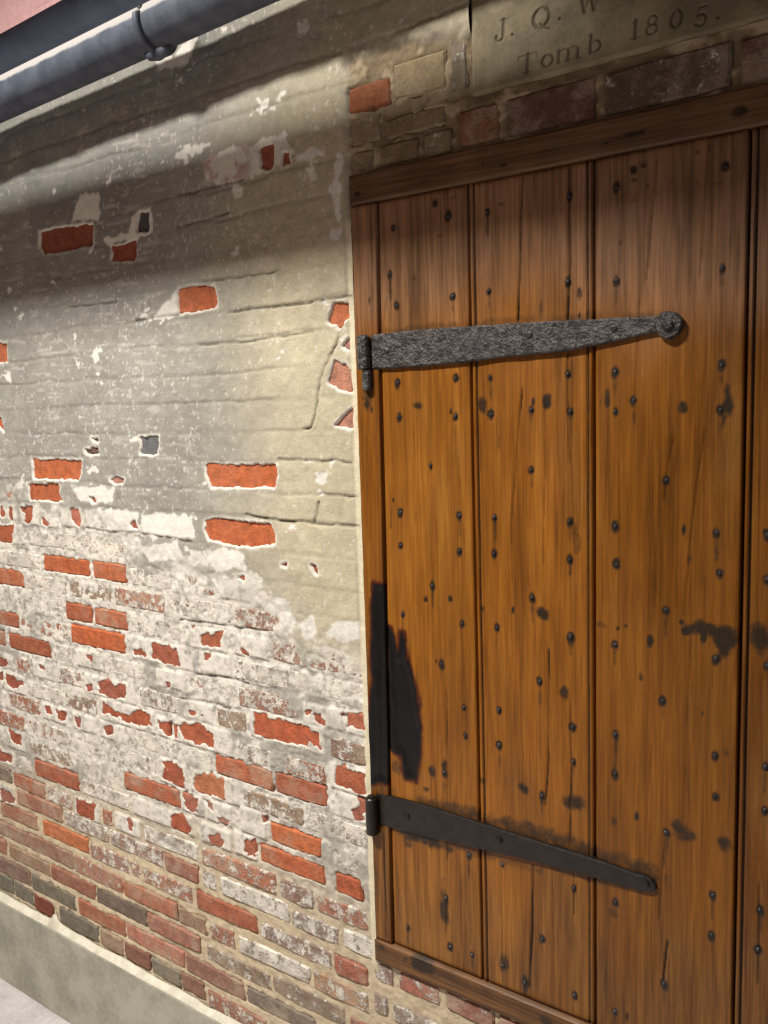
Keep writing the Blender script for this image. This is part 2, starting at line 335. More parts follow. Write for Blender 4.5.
# red laid bare where the coat has flaked off: zoom, outline, colour of the brick below, name of the coat around it (P plaster, W limewash)
HOLES = [
 (ZE, [(135,237),(230,236),(330,242),(331,285),(318,320),(215,317),(140,315)], (188,80,42), 'P'),
 (ZE, [(118,335),(180,336),(235,333),(250,350),(240,365),(255,400),(235,408),(200,400),(125,400)], (180,78,46), 'P'),
 (ZF, [(108,257),(250,258),(395,256),(393,300),(380,348),(255,350),(130,348),(112,310)], (190,80,42), 'P'),
 (ZF, [(106,480),(160,474),(240,482),(365,492),(386,540),(386,575),(300,590),(200,575),(120,560),(104,520)], (190,80,44), 'P'),
 (ZD, [(-2,76),(60,64),(142,66),(150,100),(156,145),(80,162),(0,176),(-4,120)], (188,84,52), 'P'),
 (ZD, [(622,130),(690,125),(692,178),(640,232),(600,205),(606,160)], (190,90,56), 'P'),
 (ZD, [(696,245),(698,345),(655,302)], (176,120,112), 'P'),
 (ZD, [(622,362),(665,372),(703,420),(706,497),(650,478),(598,452)], (186,118,98), 'P'),
 (ZF, [(704,20),(706,112),(660,112),(628,98),(660,60)], (186,120,104), 'P'),
 (ZA, [(165,408),(270,388),(378,375),(382,420),(380,462),(270,485),(180,497),(165,470)], (150,66,46), 'P'),
 (ZA, [(452,468),(500,458),(548,440),(552,500),(545,520),(500,524),(450,522),(456,495)], (158,68,48), 'P'),
 (ZA, [(562,332),(605,322),(604,405),(572,410),(550,405),(556,372)], (86,84,84), 'P'),
 (ZB, [(318,78),(345,62),(380,56),(384,110),(382,150),(352,162),(326,156),(330,120)], (156,70,48), 'P'),
 (ZB, [(416,88),(440,92),(446,135),(418,146),(412,118)], (152,72,54), 'P'),
 (ZC_, [(-60,300),(0,290),(30,294),(33,330),(32,366),(0,372),(-60,384)], (180,84,56), 'P'),
 (ZE, [(-10,55),(12,72),(20,125),(6,110),(-10,90)], (184,80,48), 'P'),
 (ZE, [(562,147),(600,143),(640,144),(638,180),(636,216),(600,222),(566,216),(572,180)], (104,106,108), 'P'),
 (ZE, [(372,152),(398,150),(400,166),(384,172)], (110,84,74), 'P'), (ZE, [(345,196),(375,190),(398,186),(402,216),(370,222),(348,216)], (142,104,90), 'P'),
 (ZE, [(445,318),(470,306),(502,314),(498,332),(465,336)], (176,118,108), 'P'), (ZE, [(366,388),(384,384),(387,406),(374,411)], (164,92,78), 'P'),
 (ZE, [(4,425),(16,422),(20,460),(8,474)], (168,74,56), 'W'), (ZE, [(36,425),(50,424),(52,478),(38,474)], (166,74,56), 'W'),
 (ZE, [(78,432),(100,420),(130,424),(134,466),(124,494),(98,490),(106,456)], (170,76,54), 'W'),
 (ZE, [(164,470),(186,478),(204,498),(176,503)], (174,84,66), 'W'), (ZE, [(280,432),(314,434),(330,488),(312,506),(288,480)], (184,98,82), 'W'),
 (ZE, [(530,486),(546,482),(553,508),(530,510)], (172,86,74), 'W'), (ZE, [(-40,500),(20,504),(58,500),(46,535),(48,570),(0,566),(-40,560)], (172,74,48), 'W'),
 (Z5, [(80,505),(105,492),(118,502),(160,494),(156,530),(150,552),(110,550),(84,556),(76,530)], (172,80,56), 'W'),
 (Z5, [(40,468),(60,466),(64,486),(44,492)], (170,82,60), 'W'), (Z5, [(383,238),(408,234),(404,250),(384,250)], (166,84,66), 'P'),
 (Z5, [(495,240),(520,243),(524,280),(508,268)], (172,90,74), 'P'), (Z5, [(218,287),(244,285),(240,300),(222,298)], (164,82,66), 'P'),
 (Z5, [(238,562),(262,570),(264,586),(240,580)], (168,80,64), 'W'), (Z5, [(94,576),(118,578),(120,596),(98,594)], (160,76,64), 'W'),
 (Z5, [(278,804),(320,802),(350,822),(420,840),(470,850),(500,868),(530,880),(520,900),(528,934),(486,904),(478,926),(380,908),(282,884)], (184,74,48), 'W'),
 (Z5, [(-10,848),(60,838),(130,880),(130,930),(60,920),(20,896)], (176,76,52), 'W'),
 (Z5, [(506,806),(530,796),(546,830),(545,850),(516,840)], (172,80,62), 'W'), (Z5, [(616,812),(650,806),(694,812),(690,838),(695,860),(650,850),(630,862)], (180,90,72), 'W'),
 (Z5, [(472,794),(494,792),(490,804),(476,804)], (168,80,64), 'W'), (Z5, [(36,796),(62,798),(56,812),(38,810)], (168,80,64), 'W'), (Z5, [(74,806),(92,810),(84,818)], (168,80,64), 'W'),
 (Z4, [(612,578),(660,574),(718,604),(722,668),(680,660),(606,632),(614,606)], (172,76,54), 'W'),
 (Z4, [(535,600),(560,596),(580,606),(604,622),(600,636),(560,620),(540,616)], (164,74,58), 'W'),
 (Z4, [(395,726),(440,722),(455,745),(480,735),(508,740),(500,800),(460,796),(420,780),(396,768)], (162,68,50), 'W'),
 (Z4, [(415,812),(440,830),(486,850),(520,858),(560,836),(600,862),(608,905),(560,896),(500,884),(450,860),(412,848)], (170,72,48), 'W'),
 (Z4, [(628,870),(650,884),(690,886),(711,906),(706,950),(670,940),(638,915)], (172,74,52), 'W'),
 (Z4, [(724,892),(768,900),(800,925),(800,975),(760,955),(724,922)], (176,76,52), 'W'),
 (Z4, [(34,920),(60,930),(90,936),(86,978),(60,972),(46,960)], (160,70,54), 'W'),
 (Z4, [(22,694),(50,700),(64,722),(96,730),(70,750),(50,752),(28,738)], (160,66,54), 'W'),
 (Z4, [(180,826),(204,824),(208,860),(190,850)], (158,76,64), 'W'), (Z4, [(228,846),(258,848),(260,880),(236,876)], (162,72,56), 'W'),
 (Z4, [(302,866),(322,868),(326,914),(306,904)], (150,78,70), 'W'), (Z4, [(418,908),(450,905),(460,930),(430,946)], (160,78,62), 'W'),
 (Z4, [(345,742),(370,740),(372,760),(350,764)], (162,76,62), 'W'), (Z4, [(350,626),(372,630),(366,646)], (162,76,62), 'W'), (Z4, [(664,730),(690,732),(686,746),(668,746)], (160,78,66), 'W'),
 (Z4, [(-10,625),(30,640),(38,662),(0,658)], (150,72,62), 'W'), (Z4, [(-10,690),(8,690),(12,720),(-10,716)], (150,72,62), 'W'), (Z4, [(160,664),(184,670),(178,686)], (150,80,70), 'W'),
 (Z6, [(610,48),(640,44),(686,72),(687,138),(660,132),(610,98),(622,74)], (170,72,52), 'W'), (Z6, [(286,180),(322,190),(360,206),(352,232),(358,262),(320,252),(288,236)], (164,72,54), 'W'),
 (Z6, [(-10,-10),(40,20),(50,48),(0,42)], (162,74,58), 'W'), (Z6, [(686,166),(740,180),(740,236),(700,226),(690,200)], (168,74,54), 'W'),
 (Z6, [(476,256),(494,258),(494,305),(480,300)], (164,84,68), 'W'), (Z6, [(0,145),(40,150),(56,186),(50,200),(10,190)], (162,96,84), 'W'),
 (Z7, [(586,54),(620,62),(650,80),(694,88),(690,160),(640,146),(578,122)], (176,82,60), 'W'),
 (Z7, [(-20,60),(0,75),(16,100),(14,140),(-20,132)], (166,72,54), 'W'), (Z7, [(-30,240),(15,240),(42,290),(36,320),(-30,300)], (170,74,52), 'W'),
 (Z7, [(60,92),(110,90),(168,108),(164,185),(120,172),(54,150)], (186,104,74), 'W'), (Z7, [(98,316),(150,316),(170,340),(160,366),(120,350)], (168,90,72), 'W'),
 (Z7, [(240,338),(282,330),(286,400),(244,380)], (172,86,66), 'W'), (Z7, [(640,222),(664,212),(690,230),(692,262),(656,262)], (166,78,64), 'W'),
 (Z7, [(78,180),(112,190),(120,222),(96,208)], (170,100,84), 'W'), (Z7, [(8,160),(46,170),(48,228),(24,214)], (168,90,76), 'W'), (Z7, [(305,238),(330,250),(330,272),(310,270)], (168,96,80), 'W'),
 (Z7, [(666,180),(690,186),(692,216),(672,212)], (164,84,72), 'W'), (Z7, [(140,252),(186,262),(188,290),(150,280)], (172,120,104), 'W'),
]
# bricks around the lintel and plaque: x0, x1, top, bottom, colour, limewash
EXPL = [(-1.043, -.946, .573, .525, (150, 76, 46), .03), (-.938, -.828, .590, .527, (160, 136, 102), .14), (-1.040, -.970, .518, .468, (134, 114, 88), .2), (-.960, -.832, .503, .467, (136, 116, 86), .25),
        (-1.040, -.985, .458, .424, (124, 106, 84), .2), (-.975, -.890, .460, .422, (134, 112, 84), .25), (-.880, -.820, .462, .420, (138, 120, 92), .3),
        (-.808, -.728, .483, .424, (140, 74, 48), .16), (-.718, -.560, .486, .422, (104, 60, 52), .2), (-.548, -.360, .486, .422, (92, 70, 58), .3), (-.350, -.150, .486, .422, (106, 66, 54), .2),
        (-.138, .05, .486, .422, (106, 66, 54), .2),
        (-.822, -.788, .700, .515, (120, 106, 92), .35)]

rng = random.Random(7)
BR = []                        # x0, x1, ztop, zbot, colour, limewash, coated
def overlaps(x0, x1, zt, zb):
    return any(min(x1, b[1])-max(x0, b[0]) > .004 and min(zt, b[2])-max(zb, b[3]) > .012 for b in BR)
for z, q, col, w in KNOWN:
    P = zp(z, q); x0 = (P[0][0]+P[3][0])/2; x1 = (P[1][0]+P[2][0])/2; zt = (P[0][1]+P[1][1])/2; zb = (P[2][1]+P[3][1])/2
    k = min(range(-3, 23), key=lambda k: abs(ktop(k)+float(tilt((x0+x1)/2, ktop(k)))-zt))
    t = ktop(k)+float(tilt((x0+x1)/2, ktop(k)))
    zt = .5*zt+.5*t; zb = .5*zb+.5*(t-BH)
    if not overlaps(x0, x1, zt, zb): BR.append([x0-.002, x1+.002, zt+.001, zb-.001, col, w, False])
for e in EXPL: BR.append(list(e)+[False])
for q, col, w in [([(98,238),(160,262),(157,322),(96,292)], (150, 112, 106), .5), ([(170,272),(300,318),(294,376),(170,325)], (172, 88, 78), .42), ([(312,322),(455,388),(455,446),(312,386)], (148, 84, 78), .3),
                  ([(466,396),(610,462),(610,522),(466,454)], (150, 80, 74), .3), ([(98,330),(142,348),(142,408),(98,388)], (146, 122, 112), .5), ([(154,364),(310,428),(310,486),(154,420)], (142, 116, 108), .5), ([(30,300),(86,322),(86,372),(30,350)], (150, 118, 106), .6)]:
    P = zp(ZI, q); b_ = [(P[0][0]+P[3][0])/2, (P[1][0]+P[2][0])/2, min((P[0][1]+P[1][1])/2, DOOR['z0']-.003), (P[2][1]+P[3][1])/2, col, w, False]
    if b_[0] > DOOR['x0']-.02 and not overlaps(*b_[:4]): BR.append(b_)
PATCH = []
for z, q, col, kind in HOLES:
    P = zp(z, q); PATCH.append((P, col, kind))
    cx = sum(p[0] for p in P)/len(P); cz = sum(p[1] for p in P)/len(P)
    x0 = min(p[0] for p in P)-.012; x1 = max(p[0] for p in P)+.012
    k = min(range(-14, 22), key=lambda k: abs(ktop(k)+float(tilt(cx, ktop(k)))-BH/2-cz))
    t = ktop(k)+float(tilt(cx, ktop(k)))
    zt = max(t, max(p[1] for p in P)+.003); zb = min(t-BH, min(p[1] for p in P)-.003)
    host = [b for b in BR if b[0]-.01 < cx < b[1]+.01 and b[3]-.005 < cz < b[2]+.005]
    if host:
        h = host[0]; h[0] = min(h[0], x0+.006); h[1] = max(h[1], min(x1-.006, DOOR['x0']-.006)); h[6] = h[6] or kind == 'W'
        if kind == 'W': h[5] = 0; h[4] = col
        continue
    ln = x1-x0; want = .208 if ln > .125 else .104
    if ln < want:
        s = rng.random(); x0 -= (want-ln)*s; x1 += (want-ln)*(1-s)
    x1 = min(x1, DOOR['x0']-.008)
    for b in BR:                                            # keep clear of its neighbours in the course
        if min(zt, b[2])-max(zb, b[3]) > .012:
            if b[1] <= cx and b[1] > x0-.008: x0 = b[1]+.01
            if b[0] >= cx and b[0] < x1+.008: x1 = b[0]-.01
    if x1-x0 > .02: BR.append([x0, x1, zt, zb, col, 0.0, True])
def filler_colour(x, z):
    lo = float(sstep(-.85, -1.3, z))
    c = rng.choice([(168, 84, 64), (156, 92, 78), (142, 104, 90), (176, 96, 74), (128, 108, 96), (150, 118, 98)])
    if lo < .4: w = rng.choice([.5, .6, .7, .8, .9, 1.0])*rng.uniform(.9, 1)
    else: w = rng.uniform(.15, .65)
    if x > -1.7 and z < -1.0: w = max(w, rng.uniform(.4, .8))
    if x > DOOR['x0']: w = rng.uniform(.25, .6); c = rng.choice([(150, 76, 70), (160, 84, 72), (140, 92, 84), (128, 104, 96)])
    return c, w
for k in range(-2, 22):
    xa = -2.86; xe = DOOR['x0']-.006
    t0 = ktop(k)
    if t0 < DOOR['z0']+.006: xe = XR-.02
    row = sorted([b for b in BR if abs((b[2]+b[3])/2 - (t0-BH/2+float(tilt((b[0]+b[1])/2, t0)))) < .024])
    gaps = []; cur = xa + rng.uniform(0, .08)
    for b in row:
        if b[0]-cur > .03: gaps.append((cur, b[0]-.011))
        cur = max(cur, b[1]+.011)
    if xe-cur > .03: gaps.append((cur, xe))
    for a, e in gaps:
        L = e-a; n = max(1, round(L/rng.choice([.214, .2, .16 if k % 6 else .12]))); cut = [a+L*i/n+(rng.uniform(-.025, .025) if 0 < i < n else 0) for i in range(n+1)]
        for i in range(n):
            x0 = cut[i]+(.0055 if i else 0); x1 = cut[i+1]-(.0055 if i < n-1 else 0); xm = (x0+x1)/2
            zt = t0+float(tilt(xm, t0)); zb = zt-BH
            if xm > DOOR['x0'] and zt > DOOR['z0']-.002: zt = DOOR['z0']-.004
            if zt-BH/2 > zbound(xm)+.01: continue             # still wholly under plaster: nothing of it shows
            if xm > DOOR['x0']-.03 and overlaps(x0, x1, zt, zb): continue
            c, w = filler_colour(xm, zt)
            BR.append([x0, x1, zt+rng.uniform(-.0015, .0015), zb+rng.uniform(-.0015, .0015), c, w, False])

for k in range(-13, 22):                                      # the wall goes on to either side of the picture
    for xa, xe in ((XL+.05, -2.90), (DOOR['x1']+.012, XR-.03)):
        t0 = ktop(k); x0 = xa+(k % 2)*.05
        while x0 < xe-.06:
            x1 = min(xe, x0+rng.choice([.205, .21, .10])); zt = t0+float(tilt((x0+x1)/2, t0))
            if (xa < -2 and zt < zbound(x0)) or (xa > -2 and not overlaps(x0, x1, zt, zt-BH)): BR.append([x0, x1, zt, zt-BH, (156, 92, 76), .45, False])
            x0 = x1+.011
def brick_mesh(w, h, r):
    """front of a brick: uneven outline, chamfered, sides running back into the wall"""
    a = w/2; b = h/2
    out = [(-a, -b), (-a*.35, -b), (a*.4, -b), (a, -b), (a, 0), (a, b), (a*.3, b), (-a*.4, b), (-a, b), (-a, 0)]
    cor = {0, 3, 5, 8}; P = []
    for i, (x, z) in enumerate(out):
        j = .0042 if i in cor else .0016
        P.append((x-math.copysign(r.uniform(0, j), x) if x else x, z-math.copysign(r.uniform(0, j), z) if z else z))
    n = len(P); ch = .004; vs = []
    for x, z in P: vs.append((x, .05, z))
    for x, z in P: vs.append((x, .0035, z))
    for x, z in P: vs.append((x*(1-ch/a), r.uniform(-.0008, .0008), z*(1-ch/b)))
    fs = []
    for L in range(2):
        for i in range(n):
            j = (i+1) % n; fs.append((L*n+i, L*n+j, (L+1)*n+j, (L+1)*n+i))
    fs.append(tuple(2*n+i for i in range(n)))
    return mesh('brick', vs, fs)
def vis_size(b):
    if b[0] < -2.75 or (b[0] > -.4 and b[2] < -1) or b[0] > -.06: return 0
    return (b[1]-b[0])*(b[2]-b[3])/((b[0]+b[1])**2/4+1)
BR.sort(key=lambda b: -vis_size(b))
spare = []
for i, b in enumerate(BR):
    me = brick_mesh(b[1]-b[0], b[2]-b[3], rng)
    loc = ((b[0]+b[1])/2, rng.uniform(-.0016, .0012) if not b[6] else 0, H0+(b[2]+b[3])/2)
    if i < 298:
        o = link('brick', me, M_BR, WALL); o.location = loc; o.rotation_euler = (0, rng.uniform(-.006, .006), 0)
        o.color = lin4(b[4], b[5])
    else: spare.append((me, loc))
if spare:                                                     # the ones beyond the picture's edge
    bm = bmesh.new()
    for me, loc in spare:
        n0 = len(bm.verts); bm.from_mesh(me); bm.verts.ensure_lookup_table()
        for v in bm.verts[n0:]: v.co += Vector(loc)
        bpy.data.meshes.remove(me)
    me = bpy.data.meshes.new('bricks_beyond'); bm.to_mesh(me); bm.free()
    o = link('bricks_beyond', me, M_BR, WALL); o.color = lin4((156, 92, 76), .45); o['kind'] = 'stuff'

# ------------------------------------------------------------------ plaster, limewash and mortar: one relief skin over the bricks
def ax(*segs):
    a = []
    for s, e, st in segs: a.append(np.linspace(s, e, max(2, int(round((e-s)/st))+1))[:-1])
    return np.concatenate(a+[[segs[-1][1]]])
gx = ax((XL, -2.70, .03), (-2.70, DOOR['x0'], .0031), (DOOR['x0'], PLQ['x0'], .0035), (PLQ['x0'], -.25, .0045), (-.25, PLQ['x1'], .02), (PLQ['x1'], DOOR['x1'], .02), (DOOR['x1'], XR, .03))
gz = ax((-1.50, DOOR['z0'], .003), (DOOR['z0'], DOOR['z1'], .003), (DOOR['z1'], PLQ['z0'], .003), (PLQ['z0'], PLQ['z1'], .003), (PLQ['z1'], .98, .003), (.98, ZC, .02))
X, Z = np.meshgrid(gx, gz, indexing='ij')
f1 = fbm(X, Z, .16, 11, 5); f2 = fbm(X, Z, .03, 31, 4); f3 = fbm(X, Z, .012, 51, 2); f4 = fbm(X, Z, .5, 71, 3)
zb_ = zbound(X)
plas = sstep(zb_-.06, zb_+.07, Z+f1*.09+f2*.03)
plas = np.where(((X > DOOR['x0']) & (Z < 0)) | (X > DOOR['x1']-.01), 0, plas)
upper_r = sstep(-1.06, -1.03, X)*(Z > 0)*(1-sstep(.60, .64, Z+f1*.03))       # bare rough brickwork around the lintel
plas = plas*(1-upper_r)
low = np.maximum(sstep(-.92, -1.15, Z+f1*.05), 1.0*(X > DOOR['x1']-.01))
# joints
kf = np.arange(-34, 23); kt = np.array([ktop(k) for k in kf])+.0068
zz = Z - tilt(X, Z) + fbm(X, Z, .16, 91, 4)*.011
idx = np.clip(np.searchsorted(-kt, -zz), 1, len(kt)-1)
djoint = np.minimum(np.abs(zz-kt[idx]), np.abs(zz-kt[idx-1]))
kcell = idx
gate = sstep(.02, .42, fbm(X, zz.round(2)*0+kcell*.37, .35, 121, 3, 1.0)+.08*f2*4)
groove = (1-sstep(.002, .0085, djoint))*(.22+.78*gate)
course_h = vnoise(X*0+kcell*1.7, kcell*2.3+np.floor((X+(kcell % 2)*.1)/.21), 1, 1, 5)      # each hidden brick pushes the coat out a little differently
hgt = plas*(.0052+.0014*(course_h-.5)+.0034*f1+.0016*f2-.0017*groove)
hgt = hgt + (1-plas)*((1-low)*(-.0007+.0026*f2+.0022*f3+.0016*f1-.0012*groove) + low*(-.0030+.0026*f2+.0018*f3+.001*f1))
hgt = hgt - upper_r*(.0018-.004*f2-.003*f1)
coated = np.zeros_like(X)
def win(x0, x1, z0, z1):
    i0, i1 = np.searchsorted(gx, [x0, x1]); j0, j1 = np.searchsorted(gz, [z0, z1]); return slice(max(i0-1, 0), i1+1), slice(max(j0-1, 0), j1+1)
for b in BR:
    if not b[6]: continue
    w = win(b[0]-.02, b[1]+.02, b[3]-.02, b[2]+.02); x = X[w]; z = Z[w]
    d = sdf_poly(x, z, [(b[0], b[2]), (b[1], b[2]), (b[1], b[3]), (b[0], b[3])]) + f2[w]*.003
    c = 1-sstep(-.004, .001, d); coated[w] = np.maximum(coated[w], c)
hgt = np.maximum(hgt, np.where(coated > .01, coated*(.0022+.001*f2)+(1-coated)*hgt, -1))
for b in BR:                                                  # the coat keeps off the bricks that stand bare
    if b[6] or b[5] > .3: continue
    w = win(b[0]-.02, b[1]+.02, b[3]-.02, b[2]+.02); x = X[w]; z = Z[w]
    d = sdf_poly(x, z, [(b[0], b[2]), (b[1], b[2]), (b[1], b[3]), (b[0], b[3])]) + f2[w]*.005 + f3[w]*.003
    op = 1-sstep(-.004, .001, d); hgt[w] = np.minimum(hgt[w], hgt[w]*(1-op)-.007*op)
rim = np.zeros_like(X)
for P, col, kind in PATCH:
    xs = [p[0] for p in P]; zs = [p[1] for p in P]
    w = win(min(xs)-.03, max(xs)+.03, min(zs)-.03, max(zs)+.03); x = X[w]; z = Z[w]
    d = sdf_poly(x, z, P) + (f3[w]*.0035 + f2[w]*.003)*(1 if kind == 'P' else 2.0)
    op = 1-sstep(-.0035, .0015, d)
    hgt[w] = hgt[w]*(1-op) + (-.008)*op
    rim[w] = np.maximum(rim[w], (1-sstep(.002, .0060+.006*(f2[w]+.4), d))*(1 if kind == 'P' else .35))
# pale blots of older limewash left on the plaster, and smooth pale patches
PALE = [((0,0,4), [(625,230),(640,292),(690,278),(768,232),(790,150),(735,180),(700,228)]), (ZA, [(300,365),(318,300),(330,255),(405,248),(412,350),(390,362)]), (ZB, [(95,135),(130,100),(250,70),(400,30),(425,0),(430,15),(425,40),(470,95),(400,150),(290,190),(190,220),(120,205),(105,170)]),
        (ZA, [(425,440),(470,430),(520,415),(535,340),(612,316),(618,408),(560,432),(440,452)]), (ZB, [(470,110),(520,75),(590,70),(585,110),(540,118),(470,130)]), (ZB, [(636,100),(650,105),(652,240),(640,360),(600,250),(630,170)]),
        (ZB, [(585,432),(610,400),(655,388),(660,420),(640,440)]), (ZB, [(225,228),(255,230),(258,268),(230,275)]), (ZC_, [(620,186),(680,120),(718,80),(715,190)]), (ZA, [(425,208),(450,190),(462,205),(435,220)]),
        (ZE, [(290,350),(380,345),(465,352),(455,412),(330,405)]), (ZE, [(345,435),(450,440),(560,446),(566,526),(440,515),(345,505)]), (ZE, [(570,458),(700,455),(768,470),(768,552),(640,540),(572,528)]),
        (Z5, [(90,195),(170,180),(240,210),(244,262),(140,262)]), (Z5, [(0,270),(60,265),(115,290),(112,352),(0,345)]), (Z5, [(130,310),(170,282),(205,310),(200,355),(140,345)]), (Z5, [(190,392),(240,390),(248,448),(205,440)]),
        (Z5, [(255,425),(340,410),(440,440),(430,500),(330,490),(255,470)]), (Z5, [(455,470),(500,440),(530,500),(470,525)]), (Z5, [(550,500),(600,455),(690,460),(685,520),(600,520)]), (Z5, [(0,70),(50,60),(60,140),(10,145)]),
        (Z4, [(345,35),(560,55),(555,128),(345,110)]), (Z4, [(575,60),(740,60),(735,150),(570,135)]), (Z4, [(590,265),(760,275),(768,370),(610,345)]), (Z4, [(490,150),(555,160),(550,220),(500,215)]), (Z4, [(565,185),(720,165),(735,230),(600,250)]),
        (ZF, [(-8,470),(30,462),(45,540),(-8,560)]), (ZF, [(660,380),(690,376),(685,388),(662,390)])]
pale = np.zeros_like(X)
for z_, q in PALE:
    P = zp(z_, q); xs = [p[0] for p in P]; zs = [p[1] for p in P]
    w = win(min(xs)-.03, max(xs)+.03, min(zs)-.03, max(zs)+.03); x = X[w]; z = Z[w]
    d = sdf_poly(x, z, P) + f3[w]*.005 + f2[w]*.010
    pale[w] = np.maximum(pale[w], 1-sstep(-.002, .003, d))
# scattered flecks and general whitening towards the lower courses
dep = sstep(.10, -.55, Z-zb_+.42)
blot = fbm(X, Z, .055, 141, 5, 1.4, .62)
cw = sstep(.02, .09, blot-.42+.95*sstep(.05, -.26, Z-zb_-.10+.12*f1))
fl1 = fbm(X, Z, .0075, 161, 2, .8); zone = fbm(X, Z, .22, 181, 3)
amount = -.09+.12*sstep(.35, -.05, Z)*sstep(-1.35, -1.9, X)
flecks = sstep(.50-amount, .58-amount, fl1+.28*zone)*plas
scr = sstep(.40, .5, fbm(X, Z, .010, 201, 2, 5.0)+.30*zone-.06)*plas*sstep(-1.2, -1.7, X)*sstep(.15, .35, vnoise(X, Z, .3, .2, 221))*.25
white = np.clip(np.maximum(np.maximum(pale, cw*plas), np.maximum(flecks*.55, scr)), 0, 1)
hgt = hgt - .0009*white*plas*(1-rim) + .0006*pale
# crack that runs from the torn corner beside the door, and a few more
CRACKS = [(ZD, [(668,195),(640,270),(612,330),(585,385),(560,470),(548,576)]), (ZF, [(558,0),(545,60),(530,108),(500,118)]), (ZF, [(400,235),(560,245),(620,240),(690,252)]), (ZF, [(565,375),(640,382),(715,386)]),
          (ZF, [(560,405),(558,450),(545,492)]), (ZF, [(270,455),(330,470),(420,480),(545,492),(620,498),(720,500)]), (ZD, [(200,172),(330,150),(480,136),(600,118),(690,100)]), (ZD, [(80,300),(230,290),(400,268),(540,248)]),
          (ZD, [(100,48),(280,25),(400,5)]), (ZC_, [(280,150),(400,138),(500,125)]), (ZC_, [(550,200),(650,190),(720,178)]), (Z5, [(0,450),(110,462),(230,482),(330,495)]), (Z5, [(60,655),(160,668),(260,690)]), (Z4, [(345,112),(450,128),(560,130),(768,165)]),
          (Z5, [(0,745),(100,762),(190,785)]), (Z5, [(120,660),(190,672)]), (ZB, [(0,390),(120,360),(200,330)]), (ZB, [(0,262),(120,235),(260,200)]), (Z5, [(280,60),(400,78),(510,85),(524,10)])]
crk = np.zeros_like(X)
for z_, q in CRACKS:
    P = zp(z_, q); xs = [p[0] for p in P]; zs = [p[1] for p in P]
    w = win(min(xs)-.02, max(xs)+.02, min(zs)-.02, max(zs)+.02)
    d = seg_dist(X[w]+f3[w]*.003, Z[w]+f2[w]*.004, P)
    crk[w] = np.maximum(crk[w], (1-sstep(.0006, .0036, d))*(.55+.45*sstep(-.2, .2, f2[w])))
hgt = hgt - .004*crk
# lime bead along the door frame
bead = sstep(-1.0585, -1.0545, X+.002*f2)*(X <= DOOR['x0']+.001)*sstep(.36, .30, Z)*sstep(-1.2, -1.16, Z)
hgt = np.where(bead > 0, hgt*(1-bead)+bead*(.0024+.0010*f2), hgt)

def L3(c): return lin(c)[None, None, :]
def mx(a, b, t): return a*(1-t[..., None]) + b*t[..., None]
warm = sstep(-1.62, -1.08, X+f4*.2-.15*sstep(.35, .7, Z))
col = mx(L3((150, 147, 139))+0*X[..., None], L3((186, 176, 150)), warm)
col = col*(1+.16*f1+.14*f2+.10*f4)[..., None]
dark_grey = sstep(.0, .5, f4+.5*f1)*sstep(.1, .5, Z)  # darker grey patches, stronger higher up the wall
col = mx(col, L3((104, 101, 97)), .45*dark_grey*(1-.6*warm))
col = mx(col, L3((222, 217, 207)), np.clip(white, 0, 1))
mort = mx(mx(L3((214, 208, 196))+0*X[..., None], L3((164, 160, 150)), sstep(.0, .35, f1+.5*f2)), L3((192, 176, 148)), low)
spk = fbm(X, Z, .010, 261, 3, 1.2)
mort = mx(mort, L3((150, 145, 136)), .65*sstep(.10, .32, spk+.25*f1)*(1-low))
mort = mx(mort, L3((110, 104, 96)), .5*groove*(1-low)*sstep(-.1, .3, f2))
mort = mort*(1+.14*f2+.12*f1)[..., None]
col = mx(mort, col, np.clip(plas, 0, 1))
wash = mx(L3((216, 210, 198))+0*X[..., None], L3((170, 164, 154)), sstep(.05, .4, fbm(X, Z, .05, 241, 4))*.6+.6*sstep(.10, .32, spk))
col = mx(col, wash, coated*(1-plas))
rough_m = mx(L3((132, 116, 92))+0*X[..., None], L3((172, 156, 128)), sstep(0, .3, f2+.3*f1))
col = mx(col, rough_m, upper_r)
col = mx(col, L3((224, 218, 206)), rim*.85)
pink = sstep(-1.34, -1.30, X)*(1-sstep(-1.27, -1.22, X))
w = win(-1.44, -1.27, .44, .53); col[w] = mx(col[w], L3((176, 140, 134)), pale[w]*sstep(.0, .25, f2[w]+.2)*(1-sstep(-1.31, -1.28, X[w]))*.75)
col = mx(col, L3((216, 205, 176)), bead)
col = mx(col, L3((84, 78, 70)), np.clip(crk*.75, 0, 1))
col = mx(col, L3((92, 88, 80)), np.clip(groove*plas*.24*(1-white), 0, 1))
col = mx(col, L3((224, 178, 176)), sstep(.84, .87, Z))
col = np.clip(col, .01, .9)
xc = (gx[:-1]+gx[1:])/2; zc = (gz[:-1]+gz[1:])/2
XC, ZCc = np.meshgrid(xc, zc, indexing='ij')
keep = ~(((XC > DOOR['x0']) & (XC < DOOR['x1']) & (ZCc > DOOR['z0']) & (ZCc < DOOR['z1'])) | ((XC > PLQ['x0']) & (XC < PLQ['x1']) & (ZCc > PLQ['z0']) & (ZCc < PLQ['z1'])))
me, used = grid_mesh('plaster_coat', X, -hgt, Z+H0, keep)
put_color(me, used, 'tint', col)
pc = link('plaster_coat', me, M_PL, WALL, smooth=True); pc['label'] = 'grey plaster, flaking whitewash and mortar between the bricks'

